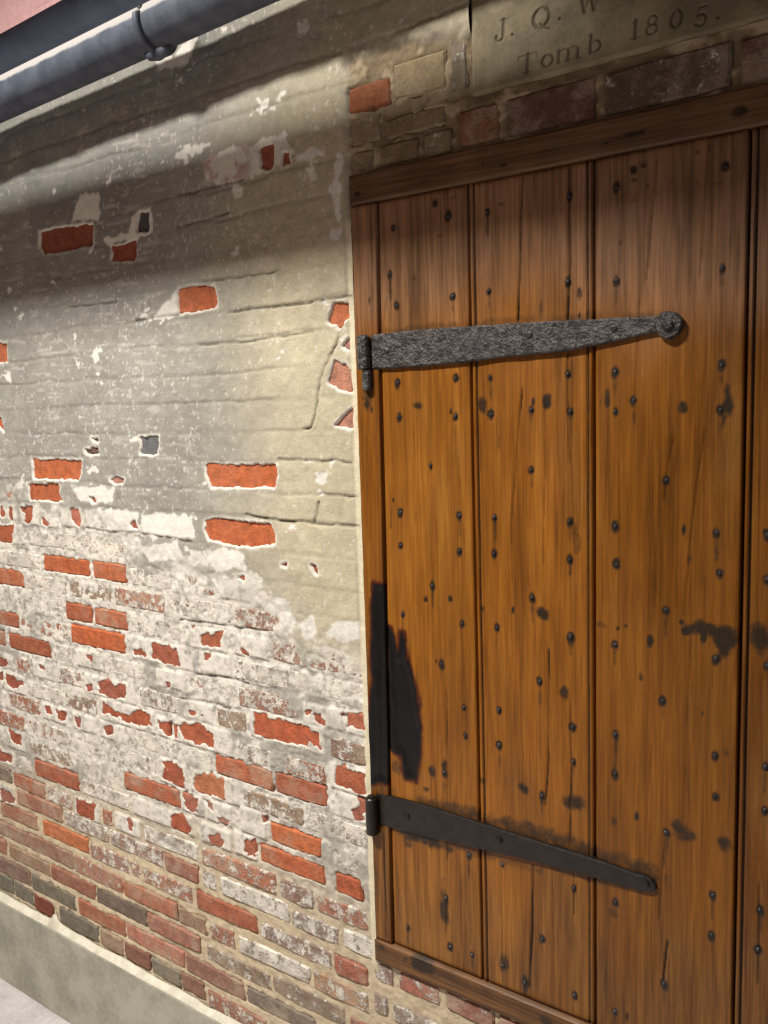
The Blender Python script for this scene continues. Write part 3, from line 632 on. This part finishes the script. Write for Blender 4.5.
# ------------------------------------------------------------------ concrete curb with its lime fillet, at the foot of the wall
CY, CT = -.022, -1.488
curb = struct(box('baseboard_front', (XL, CY, 0), (XR, .06, H0+CT), M_CURB, None, .004), 'grey concrete curb running along the foot of the brick wall')
ux = np.arange(XL, XR, .012); n1_ = fbm(ux, ux*0, .16, 301, 4); n2_ = fbm(ux, ux*0+2, .05, 311, 3)
bump_up = .030*np.exp(-((ux+2.220)/.014)**2)
rows = []
for t in np.linspace(0, 1, 6):
    top = -1.476+.008*n1_+.006*n2_+bump_up*.9
    yy = -.0035*(1-t) + (CY+.001+.003*n2_)*t - .002*math.sin(t*math.pi)
    zz_ = top*(1-t) + (CT+.001)*t
    rows.append((ux, yy, zz_))
FX = np.stack([r[0] for r in rows[::-1]], 1); FY = np.stack([r[1] for r in rows[::-1]], 1); FZ = np.stack([r[2] for r in rows[::-1]], 1)
me, used = grid_mesh('mortar_fillet', FX, FY, FZ+H0); fo = link('mortar_fillet', me, M_FILL, curb, smooth=True); fo['label'] = 'pale lime mortar fillet on top of the curb'

# ------------------------------------------------------------------ door frame
def wood_piece(name, x0, x1, z0, z1, yf, parent, tint=(255, 255, 255), horiz=False, beadL=False, beadR=False, cracks=(), darks=(), chars=(), shade_tint=None, edge=None, seed=0, sx=.0018, sz=.006, thick=.03):
    nx = max(4, int((x1-x0)/sx)); nz = max(4, int((z1-z0)/sz))
    xs = np.linspace(x0, x1, nx); zs = np.linspace(z0, z1, nz)
    xs = np.concatenate([[x0, x0], xs[1:-1], [x1, x1]]); zs = np.concatenate([[z0, z0], zs[1:-1], [z1, z1]])
    Xp, Zp = np.meshgrid(xs, zs, indexing='ij')
    y = np.full(Xp.shape, yf) + fbm(Xp, Zp, .25, 400+seed, 3, .4)*.0015 + fbm(Xp, Zp, .03, 420+seed, 2, .5)*.0004
    dark = np.zeros_like(Xp); char = np.zeros_like(Xp)
    def bead_line(e, s):                                     # quirk and bead worked on the edge of the board
        nonlocal y, dark
        d = (Xp-e)*s
        q = (1-sstep(.0006, .0022, np.abs(d-.0085))); y = y+q*.004; dark = np.maximum(dark, q*.85)
        rb = np.clip(1-((d-.0036)/.0040)**2, 0, 1)*(d < .0078); y = y - .001*np.sqrt(rb)
    if beadL: bead_line(x0, 1)
    if beadR: bead_line(x1, -1)
    XS = Xp if edge is None else Xp + edge(Xp, Zp)
    for path, wid, dep in cracks:
        P = path
        w_ = fbm(Xp*0+seed, Zp, .12, 440+seed, 3)*.0025
        d = seg_dist(XS+w_, Zp, P); c = 1-sstep(wid*.4, wid, d)
        c = c*(.6+.4*sstep(-.25, .15, fbm(Xp*0+1.1+seed, Zp, .07, 460+seed, 2)))
        y = y+c*dep; dark = np.maximum(dark, c*min(1, dep*240))
    for cx, cz, rx, rz, s in darks:
        wn_ = fbm(Xp, Zp, .02, 480+seed, 3)*.5
        d = np.sqrt(((XS-cx)/rx)**2+((Zp-cz)/rz)**2)+wn_; dark = np.maximum(dark, s*(1-sstep(.35, 1.25, d)))
    for P in chars:
        d = sdf_poly(XS, Zp, P) + fbm(Xp, Zp, .03, 500+seed, 3, .4)*.006
        char = np.maximum(char, 1-sstep(-.012, .022, d)); y = y+.0025*sstep(0, -.012, d)
    # softened long edges, sides and ends going back
    ed = np.minimum(np.minimum(Xp-x0, x1-Xp), np.minimum(Zp-z0, z1-Zp)); y = y+.0016*(1-sstep(0, .003, ed))
    y[0, :] = yf+thick; y[-1, :] = yf+thick; y[:, 0] = yf+thick; y[:, -1] = yf+thick
    fd = np.zeros_like(Xp) if shade_tint is None else shade_tint(Xp, Zp)
    X2 = XS; dark[0, :] = 1; dark[-1, :] = 1
    me, used = grid_mesh(name, X2, y, Zp+H0)
    put_attr(me, used, 'dark', dark); put_attr(me, used, 'char', char); put_attr(me, used, 'shade_tint', fd); put_attr(me, used, 'worn', np.clip(sstep(-.72, -1.0, Zp+fbm(Xp, Zp, .22, 640, 4, .5)*.25)*.8+.5*sstep(.1, .4, fbm(Xp, Zp, .3, 660+seed, 4, .35)), 0, 1))
    o = link(name, me, M_WD, parent, smooth=True); o.color = lin4(tint, 0 if horiz else 1)
    return o
def pl(pts): return [px(q) for q in pts]
def ell(z, c, r, s=1.0):                                      # a stain seen in a zoom: centre and radii in zoom pixels
    a = zp(z, [c, (c[0]+r[0], c[1]), (c[0], c[1]+r[1])]); return (a[0][0], a[0][1], abs(a[1][0]-a[0][0]), abs(a[2][1]-a[0][1]), s)
W1 = (340, 150, 3.49); W2 = (548, 120, 3.49); W3 = (350, 390, 3.657); W4 = (550, 390, 3.523); W5 = (350, 580, 3.657); W6 = (550, 600, 3.523); W7 = (360, 780, 3.84); W8 = (550, 800, 3.523)
shade_tint_at = lambda x, z: sstep(.04, .26, z+fbm(x, z, .2, 601, 3)*.12)  # shade over the top of the door, painted into the wood
FRAME = struct(empty('trim_1', (0, 0, H0+DOOR['z0'])), 'old wooden door frame of lintel, jamb and sill set in the brick wall')
def reparent(o, p): o.parent = p; o.matrix_parent_inverse = Matrix.Translation(-p.location); return o
CHAR_J = zp(W5, [(92,20),(132,30),(140,330),(148,560),(140,735),(78,735),(74,560),(90,420),(88,150)])
CHAR_P = zp(W5, [(140,180),(172,290),(184,200),(205,310),(238,430),(252,540),(242,650),(236,730),(205,720),(185,640),(150,615)])
CHAR_T = zp(W5, [(80,740),(145,745),(145,790),(78,780)])
FD = lambda *a, **k: wood_piece(*a, **k)
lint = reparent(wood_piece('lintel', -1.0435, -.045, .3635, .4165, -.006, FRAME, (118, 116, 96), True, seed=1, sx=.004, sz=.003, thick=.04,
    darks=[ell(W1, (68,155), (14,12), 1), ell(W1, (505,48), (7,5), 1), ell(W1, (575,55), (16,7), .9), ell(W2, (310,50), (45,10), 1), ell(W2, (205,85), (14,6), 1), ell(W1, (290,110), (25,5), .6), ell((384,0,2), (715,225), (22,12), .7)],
    shade_tint=lambda x, z: x*0+.55), FRAME)
jamb = reparent(wood_piece('jamb', -1.0445, -.9865, -1.107, .362, -.0022, FRAME, (222, 214, 200), False, seed=2, shade_tint=shade_tint_at, chars=[CHAR_J], edge=lambda x, z: -.019*np.clip((.36-z)/1.47, 0, 1)*(x+1.0445)/.058,
    cracks=[(zp(W7, [(92,200),(98,400),(104,603)]), .0028, .003), (zp(W5, [(104,100),(110,400),(112,700)]), .002, .0015), (zp(W1, [(118,470),(112,620)]), .002, .0012)],
    darks=[ell(W3, (65,55), (14,16), .8), ell(W3, (82,72), (8,20), .7), ell(W1, (105,530), (8,25), .5), ell(W1, (100,850), (22,60), .55), ell(W7, (75,130), (40,60), .9)]), FRAME)
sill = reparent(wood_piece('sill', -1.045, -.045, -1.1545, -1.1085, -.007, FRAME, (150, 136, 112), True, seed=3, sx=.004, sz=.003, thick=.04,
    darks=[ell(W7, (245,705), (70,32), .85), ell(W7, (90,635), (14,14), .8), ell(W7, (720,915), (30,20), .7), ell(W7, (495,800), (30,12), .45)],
    cracks=[(zp(W7, [(80,640),(150,665),(200,690)]), .002, .0015)], shade_tint=lambda x, z: x*0+.15), FRAME)
jamb2 = reparent(wood_piece('jamb', -.097, -.047, -1.107, .362, .001, FRAME, (222, 214, 200), False, seed=4, sx=.004, sz=.02, shade_tint=shade_tint_at), FRAME)
rail_back = reparent(box('door_stop', (-1.04, .034, H0-1.15), (-.05, .065, H0+.41), M_IRON_S), FRAME)

# ------------------------------------------------------------------ plank door
DOORO = struct(empty('door_1', (0, 0, H0-1.106)), 'varnished orange brown plank door studded with nails and iron strap hinges')
NAILS = {W1: [(185,270),(172,433),(195,543),(375,228),(391,510),(510,213),(515,492),(199,812),(399,797),(521,793)],
 W2: [(72,262),(67,562),(67,885),(238,232),(237,560),(233,878),(617,160),(607,517),(604,855)],
 W3: [(176,98),(383,96),(291,278),(512,90),(660,72),(660,292),(181,450),(397,460),(525,466),(181,570),(397,590),(523,599),(298,717),(663,760),(190,820),(407,855),(534,870)],
 W4: [(70,75),(228,75),(293,37),(600,70),(408,317),(67,462),(228,480),(587,503),(67,598),(231,618),(596,646),(407,775),(69,868),(764,512),(764,668)],
 W5: [(333,308),(690,372),(414,467),(540,477),(420,570),(542,606),(340,705),(698,790)],
 W6: [(70,132),(227,160),(583,207),(395,357),(77,448),(79,573),(228,475),(228,612),(580,550),(578,693),(408,822),(757,590),(755,742),(766,232)],
 W7: [(416,288),(542,327),(326,456),(180,570),(343,643),(428,675),(698,612),(546,715),(630,780)],
 W8: [(80,312),(229,362),(571,338),(569,478),(399,650),(85,692),(226,748),(738,390),(731,530)]}
nails = [zp(z, [q])[0] for z, qs in NAILS.items() for q in qs]
STAINS = [ell(W3, (480,52), (20,34), .75), ell(W3, (718,46), (20,30), .95), ell(W3, (705,818), (28,26), .85), ell(W3, (243,58), (22,16), .8), ell(W3, (666,45), (10,28), .8), ell(W3, (365,78), (8,14), .9), ell(W3, (480,800), (16,18), .6),
 ell(W3, (274,768), (12,12), 1), ell(W3, (366,766), (12,14), 1), ell(W3, (592,806), (7,12), 1), ell(W3, (155,403), (7,12), 1), ell(W3, (540,190), (4,45), .6), ell(W3, (240,460), (22,40), .22),
 ell(W4, (467,57), (22,32), .8), ell(W4, (628,40), (22,60), .75), ell(W4, (610,110), (14,36), .7), ell(W4, (200,48), (12,30), .7), ell(W4, (175,48), (8,8), .9), ell(W4, (90,530), (18,70), .45), ell(W4, (470,492), (10,20), .9), ell(W4, (490,598), (12,24), .6), ell(W4, (540,680), (24,60), .3), ell(W4, (405,375), (8,38), .55),
 ell(W6, (612,138), (64,62), .9), ell(W6, (540,105), (75,34), .8), ell(W6, (480,108), (24,20), 1), ell(W6, (540,135), (18,22), 1), ell(W6, (462,80), (10,14), 1), ell(W6, (350,145), (13,28), .95), ell(W6, (178,88), (26,16), .7), ell(W6, (265,95), (12,12), .9), ell(W6, (237,103), (8,8), .9),
 ell(W6, (738,150), (44,68), .8), ell(W6, (45,330), (22,36), .75), ell(W6, (80,716), (55,32), .72), ell(W6, (318,275), (13,20), .65), ell(W6, (455,800), (40,26), .7), ell(W6, (490,828), (30,22), .7), ell(W6, (610,857), (36,36), .72), ell(W6, (230,540), (13,95), .5), ell(W6, (303,765), (12,20), .8), ell(W6, (225,785), (22,28), .55), ell(W6, (620,540), (12,22), .4), ell(W6, (535,402), (6,10), .8),
 ell(W5, (300,700), (16,24), .75), ell(W5, (340,680), (12,38), .8), ell(W5, (628,762), (28,22), .8), ell(W5, (480,738), (18,16), .6), ell(W5, (240,742), (10,10), .9), ell(W5, (275,768), (18,10), .7), ell(W5, (312,300), (5,9), .8), ell(W5, (170,690), (22,30), .5), ell(W5, (697,810), (9,40), .6),
 ell(W7, (322,490), (24,95), .7), ell(W7, (548,712), (28,48), .7), ell(W7, (182,245), (24,22), .55), ell(W7, (262,240), (18,14), .6), ell(W7, (180,205), (60,12), .9), ell(W7, (630,790), (12,40), .9), ell(W7, (428,690), (12,24), .6), ell(W7, (695,615), (20,30), .6),
 ell(W8, (222,400), (20,22), .5), ell(W8, (75,480), (30,70), .25), ell(W8, (320,350), (8,90), .3), ell(W8, (270,765), (10,20), .7), ell(W8, (400,210), (5,60), .6), ell(W8, (570,395), (8,40), .5), ell(W8, (738,440), (10,60), .6), ell(W8, (470,130), (46,26), .6),
 ell(W2, (295,175), (16,22), .9), ell(W2, (298,214), (26,9), .8), ell(W2, (293,276), (24,8), .8), ell(W2, (330,155), (18,10), .7), ell(W2, (250,425), (12,20), .4), ell(W2, (105,600), (12,30), .7), ell(W2, (106,680), (7,18), .9), ell(W2, (488,228), (12,10), .8), ell(W2, (518,213), (8,10), .7), ell(W2, (430,212), (7,7), .7), ell(W2, (400,215), (20,5), .5), ell(W2, (560,95), (10,20), .5), ell(W2, (520,112), (10,12), .5), ell(W2, (590,215), (30,8), .5), ell(W2, (345,232), (10,6), .6), ell(W2, (380,250), (10,10), .5), ell(W2, (625,950), (20,50), .8), ell(W2, (205,960), (10,26), .7),
 ell(W1, (330,185), (14,22), .9), ell(W1, (343,304), (16,5), .8), ell(W1, (257,447), (6,14), .7), ell(W1, (300,250), (50,55), .22), ell(W1, (395,165), (16,14), .5), ell(W1, (698,550), (10,40), .5), ell(W1, (560,185), (16,8), .5), ell(W1, (720,862), (20,18), .8), ell(W1, (490,868), (14,10), .6)]
# soot and grime hugging the iron straps
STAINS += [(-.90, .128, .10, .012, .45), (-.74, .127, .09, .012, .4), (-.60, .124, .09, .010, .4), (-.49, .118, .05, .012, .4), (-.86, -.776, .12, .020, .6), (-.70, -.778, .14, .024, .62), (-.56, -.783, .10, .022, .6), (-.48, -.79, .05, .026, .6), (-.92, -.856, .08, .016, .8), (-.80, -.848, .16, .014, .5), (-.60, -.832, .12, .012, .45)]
for nx_, nz_ in nails:
    STAINS.append((nx_, nz_-.001, .0078, .0110, .95)); 
    if rng.random() < .55: STAINS.append((nx_+rng.uniform(-.001, .001), nz_-rng.uniform(.015, .03), .0045, rng.uniform(.018, .035), rng.uniform(.3, .6)))
CR_ALL = [(pl([(521,176),(517,322)]), .0028, .004), (pl([(522,390),(511,518),(511,581)]), .0022, .0025), (pl([(545,406),(543,565)]), .0022, .0022), (pl([(548,651),(548,730),(545,807)]), .0024, .003), (pl([(532,866),(531,930),(529,988)]), .0028, .004),
 (pl([(568,167),(568.6,263),(566.6,320)]), .0028, .004), (pl([(567,352),(567,392),(570,464)]), .0022, .0022), (pl([(570,700),(570,767),(570,847)]), .0024, .0028), (pl([(573,866),(573,915)]), .0022, .0025), (pl([(658,149),(647,280)]), .0022, .0014), (pl([(708,160),(701,275)]), .0022, .0012),
 (pl([(674,438),(664,500)]), .0025, .0016), (pl([(705,432),(690,540),(683,617)]), .0020, .0016), (pl([(668,942),(663,981)]), .0024, .003), (pl([(664,835),(659,920)]), .0022, .002), (pl([(652,745),(645,830)]), .002, .0012), (pl([(419,207),(416,293)]), .002, .0012), (pl([(387,285),(384,328)]), .002, .0012),
 (pl([(391,492),(390,530)]), .0022, .002), (pl([(447,690),(447,842),(445,936)]), .0022, .0024), (pl([(457,525),(458,600)]), .002, .0012), (pl([(759,885),(757,985)]), .0024, .002), (pl([(501,872),(502,960)]), .002, .0014), (pl([(553,890),(554,1000)]), .002, .001), (pl([(640,300),(636,395)]), .002, .0012),
 (pl([(620,460),(618,640)]), .002, .0012), (pl([(690,640),(684,820)]), .002, .0012), (pl([(430,400),(432,560)]), .002, .001), (pl([(521,700),(522,800)]), .002, .0014), (pl([(762,300),(758,640)]), .002, .0012), (pl([(497,420),(498,455)]), .0022, .002)]
BX = [-.9845, -.7935, -.5660, -.3345, -.0985]
planks = []
for i in range(4):
    a, b = BX[i]+.0026, BX[i+1]-.0026
    inx = lambda x, m=.012: a-m < x < b+m
    pk = wood_piece('plank', a, b, -1.106, .3625, .003+[.0, .001, -.0005, .0005][i], None, [(250, 244, 228), (246, 238, 222), (220, 212, 184), (192, 182, 154)][i], False,  # right-hand planks tinted darker, painting in the light's falloff
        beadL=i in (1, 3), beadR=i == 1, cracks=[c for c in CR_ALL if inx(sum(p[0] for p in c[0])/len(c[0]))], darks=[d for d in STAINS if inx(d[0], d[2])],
        chars=[CHAR_P] if i == 0 else [], shade_tint=shade_tint_at, seed=10+i*3, edge=(lambda x, z: -.019*np.clip((.36-z)/1.47, 0, 1)*(-.796-x)/.186) if i == 0 else None)
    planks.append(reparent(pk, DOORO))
def nail_mesh():
    vs = [(0, -.0030, 0)]; fs = []; n = 7
    for r, y in ((.0022, -.0026), (.0040, -.0008), (.0042, .002)):
        for k in range(n): th = 2*math.pi*k/n+.3*r*100; vs.append((r*math.cos(th)*(1+.08*math.sin(3*k)), y, r*math.sin(th)*(1+.08*math.cos(2*k))))
    for k in range(n): fs.append((0, 1+(k+1) % n, 1+k))
    for L in range(2):
        for k in range(n): a = 1+L*n; fs.append((a+k, a+(k+1) % n, a+n+(k+1) % n, a+n+k))
    return mesh('nail', vs, fs)
NM = nail_mesh(); NM.materials.append(M_NAIL)
for nx_, nz_ in nails:
    i = max(0, min(3, sum(nx_ > b for b in BX[1:4])))
    o = bpy.data.objects.new('nail', NM); COL.objects.link(o); o.parent = planks[i]
    o.matrix_parent_inverse = Matrix.Translation(-DOORO.location) if False else Matrix.Identity(4)
    o.location = (nx_, .003, nz_+H0); s = rng.uniform(.72, .98); o.scale = (s, 1, s*rng.uniform(.9, 1.1)); o.rotation_euler = (0, rng.uniform(0, 6), 0)

# ------------------------------------------------------------------ iron strap hinges
def strap(name, outline, y0, th, mat, inset, parent):
    n = len(outline); vs = [(x, y0, z+H0) for x, z in outline] + [(x, y0-th+inset*.6, z+H0) for x, z in outline]
    P = [Vector(p) for p in outline]; A = sum(P[i].x*P[(i+1) % n].y-P[(i+1) % n].x*P[i].y for i in range(n)); sg = 1 if A > 0 else -1
    ins = []
    for i in range(n):
        e1 = (P[i]-P[i-1]).normalized(); e2 = (P[(i+1) % n]-P[i]).normalized()
        n1 = Vector((-e1.y, e1.x))*sg; n2 = Vector((-e2.y, e2.x))*sg; m_ = (n1+n2); m_ = m_/max(.5, m_.length_squared)*2
        ins.append(P[i]+m_*inset)
    vs += [(p.x, y0-th, p.y+H0) for p in ins]
    fs = [(L*n+i, L*n+(i+1) % n, (L+1)*n+(i+1) % n, (L+1)*n+i) for L in range(2) for i in range(n)] + [tuple(2*n+i for i in range(n))]
    me = mesh(name, vs, fs); bm = bmesh.new(); bm.from_mesh(me); bmesh.ops.recalc_face_normals(bm, faces=bm.faces)
    bmesh.ops.triangulate(bm, faces=[f for f in bm.faces if len(f.verts) > 4]); bm.to_mesh(me); bm.free()
    return link(name, me, mat, parent)
def lathe(name, prof, mat, parent, loc, axis='Y', n=28, wob=0.0, r=rng):
    vs = []; fs = []
    for q, (rr, h) in enumerate(prof):
        for k in range(n):
            t = 2*math.pi*k/n; w = 1+wob*math.sin(3*t+1)+wob*.6*math.sin(7*t)
            if axis == 'Y': vs.append((rr*w*math.cos(t), h, rr*w*math.sin(t)))
            else: vs.append((rr*w*math.cos(t), rr*w*math.sin(t), h))
    for L in range(len(prof)-1):
        for k in range(n): fs.append((L*n+k, L*n+(k+1) % n, (L+1)*n+(k+1) % n, (L+1)*n+k))
    fs.append(tuple(range(n))); fs.append(tuple((len(prof)-1)*n+k for k in range(n)))
    me = mesh(name, vs, fs); bm = bmesh.new(); bm.from_mesh(me); bmesh.ops.recalc_face_normals(bm, faces=bm.faces); bm.to_mesh(me); bm.free()
    o = link(name, me, mat, parent); o.location = loc; return o
def jit(pts, a, r=rng): return [(x+r.uniform(-a, a), z+r.uniform(-a, a)) for x, z in pts]
def lerp_edge(pts, n):
    xs = [p[0] for p in pts]; return [(x, float(np.interp(x, xs if xs[0] < xs[-1] else xs[::-1], [p[1] for p in (pts if xs[0] < xs[-1] else pts[::-1])]))) for x in np.linspace(xs[0], xs[-1], n)]
# upper: hammered, straight taper ending in a round boss
top = lerp_edge([(-1.004, .1235), (-.86, .1255), (-.623, .1205), (-.459, .1140)], 22); bot = lerp_edge([(-.459, .0915), (-.56, .0770), (-.623, .0700), (-.74, .0665), (-.86, .0600), (-1.004, .0595)], 22)
h1 = reparent(strap('strap_hinge', jit(top+bot, .0007), .004, .0095, M_IRON_R, .003, None), DOORO); h1['label'] = 'hammered iron strap of the upper hinge'
lathe('round_boss', [(.0205, .004), (.0210, -.006), (.0185, -.0095), (.009, -.0100), (.0085, -.0135), (.005, -.0155)], M_IRON_R, h1, (-.444, 0, H0+.100), wob=.035)
lathe('knuckle', [(.0095, -.0320), (.0125, -.0290), (.0130, .0), (.0125, .0290), (.0095, .0325)], M_IRON_R, h1, (-1.018, -.010, H0+.0915), 'Z', 20, .03)
lathe('pintle', [(.0065, -.020), (.0098, -.016), (.0098, .012), (.0085, .020)], M_IRON_R, h1, (-1.0135, -.008, H0+.040), 'Z', 16, .05)
for x, z in [(-.968, .092), (-.675, .102), (-.53, .101)]:
    lathe('rivet', [(.0060, -.004), (.0056, -.0068), (.003, -.0082)], M_NAIL, h1, (x, 0, H0+z), wob=.05, n=10)
# lower: smooth dark strap with a rounded tip
top = lerp_edge([(-1.030, -.7855), (-.92, -.7815), (-.649, -.7885), (-.554, -.7895), (-.490, -.7945)], 20); tip = [(-.478, -.7925), (-.466, -.7955), (-.458, -.8030), (-.458, -.8120), (-.466, -.8195)]
bot = lerp_edge([(-.480, -.8220), (-.56, -.8235), (-.640, -.8255), (-.75, -.8340), (-.867, -.8420), (-1.005, -.8510), (-1.030, -.8520)], 20)
h2 = reparent(strap('strap_hinge', top+tip+bot, .0045, .0085, M_IRON_S, .0022, None), DOORO); h2['label'] = 'smooth dark iron strap of the lower hinge'
lathe('knuckle', [(.0105, -.040), (.0128, -.038), (.0130, .0), (.0128, .036), (.0105, .0385)], M_IRON_S, h2, (-1.036, -.011, H0-.8315), 'Z', 20, .01)
lathe('pin_head', [(.0085, 0), (.0080, .003), (.004, .005)], M_IRON_S, h2, (-1.036, -.011, H0-.793), 'Z', 14, .03)
for x, z in [(-.474, -.806), (-.748, -.806), (-.955, -.815)]:
    lathe('rivet', [(.0068, -.003), (.0064, -.0058), (.003, -.0075)], M_IRON_S, h2, (x, 0, H0+z), wob=.03, n=12)

# ------------------------------------------------------------------ inscribed plaque
def arc(cx, cz, rx, rz, a0, a1, n=14): return [(cx+rx*math.cos(math.radians(a0+(a1-a0)*i/n)), cz+rz*math.sin(math.radians(a0+(a1-a0)*i/n))) for i in range(n+1)]
GL = {  # strokes on a unit cap height: polyline, stroke width
 'J': [([(.42, 1), (.42, .25)], .15), (arc(.22, .22, .20, .20, 0, -170), .09), ([(.05, .22), (.06, .26)], .14), ([(.25, .98), (.60, .98)], .05)],
 '.': [([(.05, .06), (.06, .06)], .14)],
 'Q': [(arc(.48, .5, .42, .47, 0, 360, 26), .07), (arc(.48, .5, .40, .43, 120, 240), .15), (arc(.48, .5, .40, .43, -60, 60), .15), ([(.45, .22), (.66, .02), (.92, -.1)], .10)],
 'W': [([(.10, 1), (.36, .02)], .15), ([(.36, .02), (.58, .80)], .06), ([(.52, 1), (.80, .02)], .15), ([(.80, .02), (1.08, 1)], .06), ([(-.04, .98), (.26, .98)], .05), ([(.40, .98), (.66, .98)], .05), ([(.94, .98), (1.2, .98)], .05)],
 'T': [([(.5, 1), (.5, .0)], .17), ([(.04, .97), (.96, .97)], .07), ([(.05, .97), (.02, .74)], .06), ([(.95, .97), (.98, .74)], .06), ([(.3, .02), (.7, .02)], .05)],
 'o': [(arc(.3, .33, .26, .31, 0, 360, 22), .07), (arc(.3, .33, .25, .28, 120, 240), .13), (arc(.3, .33, .25, .28, -60, 60), .13)],
 'm': [([(.12, .64), (.12, .02)], .14), ([(.56, .5), (.56, .02)], .14), ([(1.0, .5), (1.0, .02)], .14), (arc(.34, .48, .22, .17, 180, 0), .07), (arc(.78, .48, .22, .17, 180, 0), .07), ([(0, .02), (.26, .02)], .05), ([(.44, .02), (.7, .02)], .05), ([(.88, .02), (1.14, .02)], .05), ([(.0, .64), (.12, .64)], .05)],
 'b': [([(.14, 1), (.14, .05)], .14), (arc(.36, .33, .24, .30, 0, 360, 22), .07), (arc(.36, .33, .24, .28, -70, 70), .13), ([(.0, .99), (.14, .99)], .05)],
 '1': [([(.25, 1), (.25, .02)], .16), ([(.25, 1), (.08, .84)], .06), ([(.06, .02), (.46, .02)], .05)],
 '8': [(arc(.32, .74, .22, .23, 0, 360, 20), .09), (arc(.32, .27, .28, .26, 0, 360, 22), .10)],
 '0': [(arc(.34, .5, .30, .47, 0, 360, 24), .07), (arc(.34, .5, .28, .42, 120, 240), .14), (arc(.34, .5, .28, .42, -60, 60), .14)],
 '5': [([(.16, .98), (.58, .98)], .09), ([(.16, .98), (.12, .55)], .06), (arc(.30, .32, .28, .30, 130, -150), .11)],
}
TEXT = [('J', -.7325, .5745, .031), ('.', -.7030, .5765, .031), ('Q', -.6675, .5745, .032), ('.', -.6205, .5790, .031), ('W', -.5900, .5790, .032),
        ('T', -.6930, .5150, .0270), ('o', -.6520, .5155, .0285), ('m', -.6260, .5165, .0285), ('b', -.5740, .5180, .0270), ('1', -.5060, .5220, .0265), ('8', -.4830, .5215, .0265), ('0', -.4480, .5205, .0265), ('5', -.4120, .5150, .0255), ('.', -.3810, .5180, .026)]
pxs = ax((PLQ['x0']+.001, -.37, .0012), (-.37, PLQ['x1']-.001, .004)); pzs = ax((PLQ['z0']+.001, .63, .0012), (.63, PLQ['z1']-.001, .01))
pxs = np.concatenate([[pxs[0]], pxs, [pxs[-1]]]); pzs = np.concatenate([[pzs[0]], pzs, [pzs[-1]]])
Xq, Zq = np.meshgrid(pxs, pzs, indexing='ij'); sd = np.full(Xq.shape, 1.0)
for ch_, x0, z0, s in TEXT:
    for path, w_ in GL[ch_]:
        k_ = 1.28 if ch_ in 'Tomb' else 1.06; P = [(x0+s*(k_*a+.08*b), z0+s*b) for a, b in path]
        xs = [p[0] for p in P]; zs = [p[1] for p in P]
        i0, i1 = np.searchsorted(pxs, [min(xs)-.006, max(xs)+.006]); j0, j1 = np.searchsorted(pzs, [min(zs)-.006, max(zs)+.006])
        sl = (slice(i0, i1), slice(j0, j1)); sd[sl] = np.minimum(sd[sl], seg_dist(Xq[sl], Zq[sl], P)-w_*s*.58)
cut = 1-sstep(-.0016, .0009, sd)
yq = -.003+.0026*cut+fbm(Xq, Zq, .08, 701, 3)*.0008
e_ = np.minimum(np.minimum(Xq-pxs[0], pxs[-1]-Xq), np.minimum(Zq-pzs[0], pzs[-1]-Zq)); yq += .003*(1-sstep(0, .006, e_))
yq[0, :] = .05; yq[-1, :] = .05; yq[:, 0] = .05; yq[:, -1] = .05
me, used = grid_mesh('stone_plaque', Xq, yq, Zq+H0); put_attr(me, used, 'cut', cut)
tag(link('stone_plaque', me, M_ST, None, smooth=True), 'inscribed stone tablet set in the wall above the door lintel', 'plaque')

# ------------------------------------------------------------------ pipes under the ceiling
PD = Vector((1, 0, .030)).normalized()
def pipe_pts(x, y, z, xa, xb, n=40):
    return [Vector((x, y, z+H0))+PD*((xa+(xb-xa)*i/n)-x) for i in range(n+1)]
pA = empty('drain_pipe', (-1.5, -.100, H0+.752)); tag(pA, 'thick blue grey pipe running along the wall held by a ring hanger', 'pipe')
RA = .0455
reparent(tube('pipe_barrel', pipe_pts(-1.5, -.100, .752, -4.3, 1.2), RA, M_PIPE, None, 40), pA)
hc = Vector((-1.5, -.100, .752+H0))+PD*.06
ring = [hc+Vector((0, math.cos(t)*(RA+.004), math.sin(t)*(RA+.004))) for t in np.linspace(0, 2*math.pi, 40, endpoint=False)]
hr = reparent(tube('hanger_ring', ring, .0075, M_PIPE, None, 10, True), pA)
lug = reparent(tube('clamp_lug', [hc+Vector((-.034, 0, -RA+.004)), hc+Vector((-.022, 0, -RA-.004)), hc+Vector((.0, 0, -RA-.007)), hc+Vector((.024, 0, -RA-.004)), hc+Vector((.036, 0, -RA+.004))], [.006, .011, .013, .012, .006], M_PIPE, None, 14), pA)
rod = reparent(tube('hanger_rod', [hc+Vector((0, -.018, RA-.004)), hc+Vector((0, -.018, RA+.03)), Vector((hc.x, hc.y-.018, H0+ZC))], .0055, M_HANG, None, 10), pA)
pB = tube('conduit_pipe', pipe_pts(-1.5, -.305, .701, -4.3, 1.2), .030, M_PIPE2, None, 32)
tag(pB, 'slimmer dark blue pipe above the thick pipe in the upper left corner', 'pipe')
# the big duct that hangs out of sight above the camera and shades the top of the door
dc = tube('trim_3', [(XL, -.62, H0+1.005), (XR, -.62, H0+1.005)], .072, M_PIPE2, None, 32)
struct(dc, 'overhead duct hanging from the corridor ceiling')
for x in (-3.2, -.2): box('duct_strap', (x, -.625, H0+1.05), (x+.02, -.615, H0+ZC), M_HANG, dc)
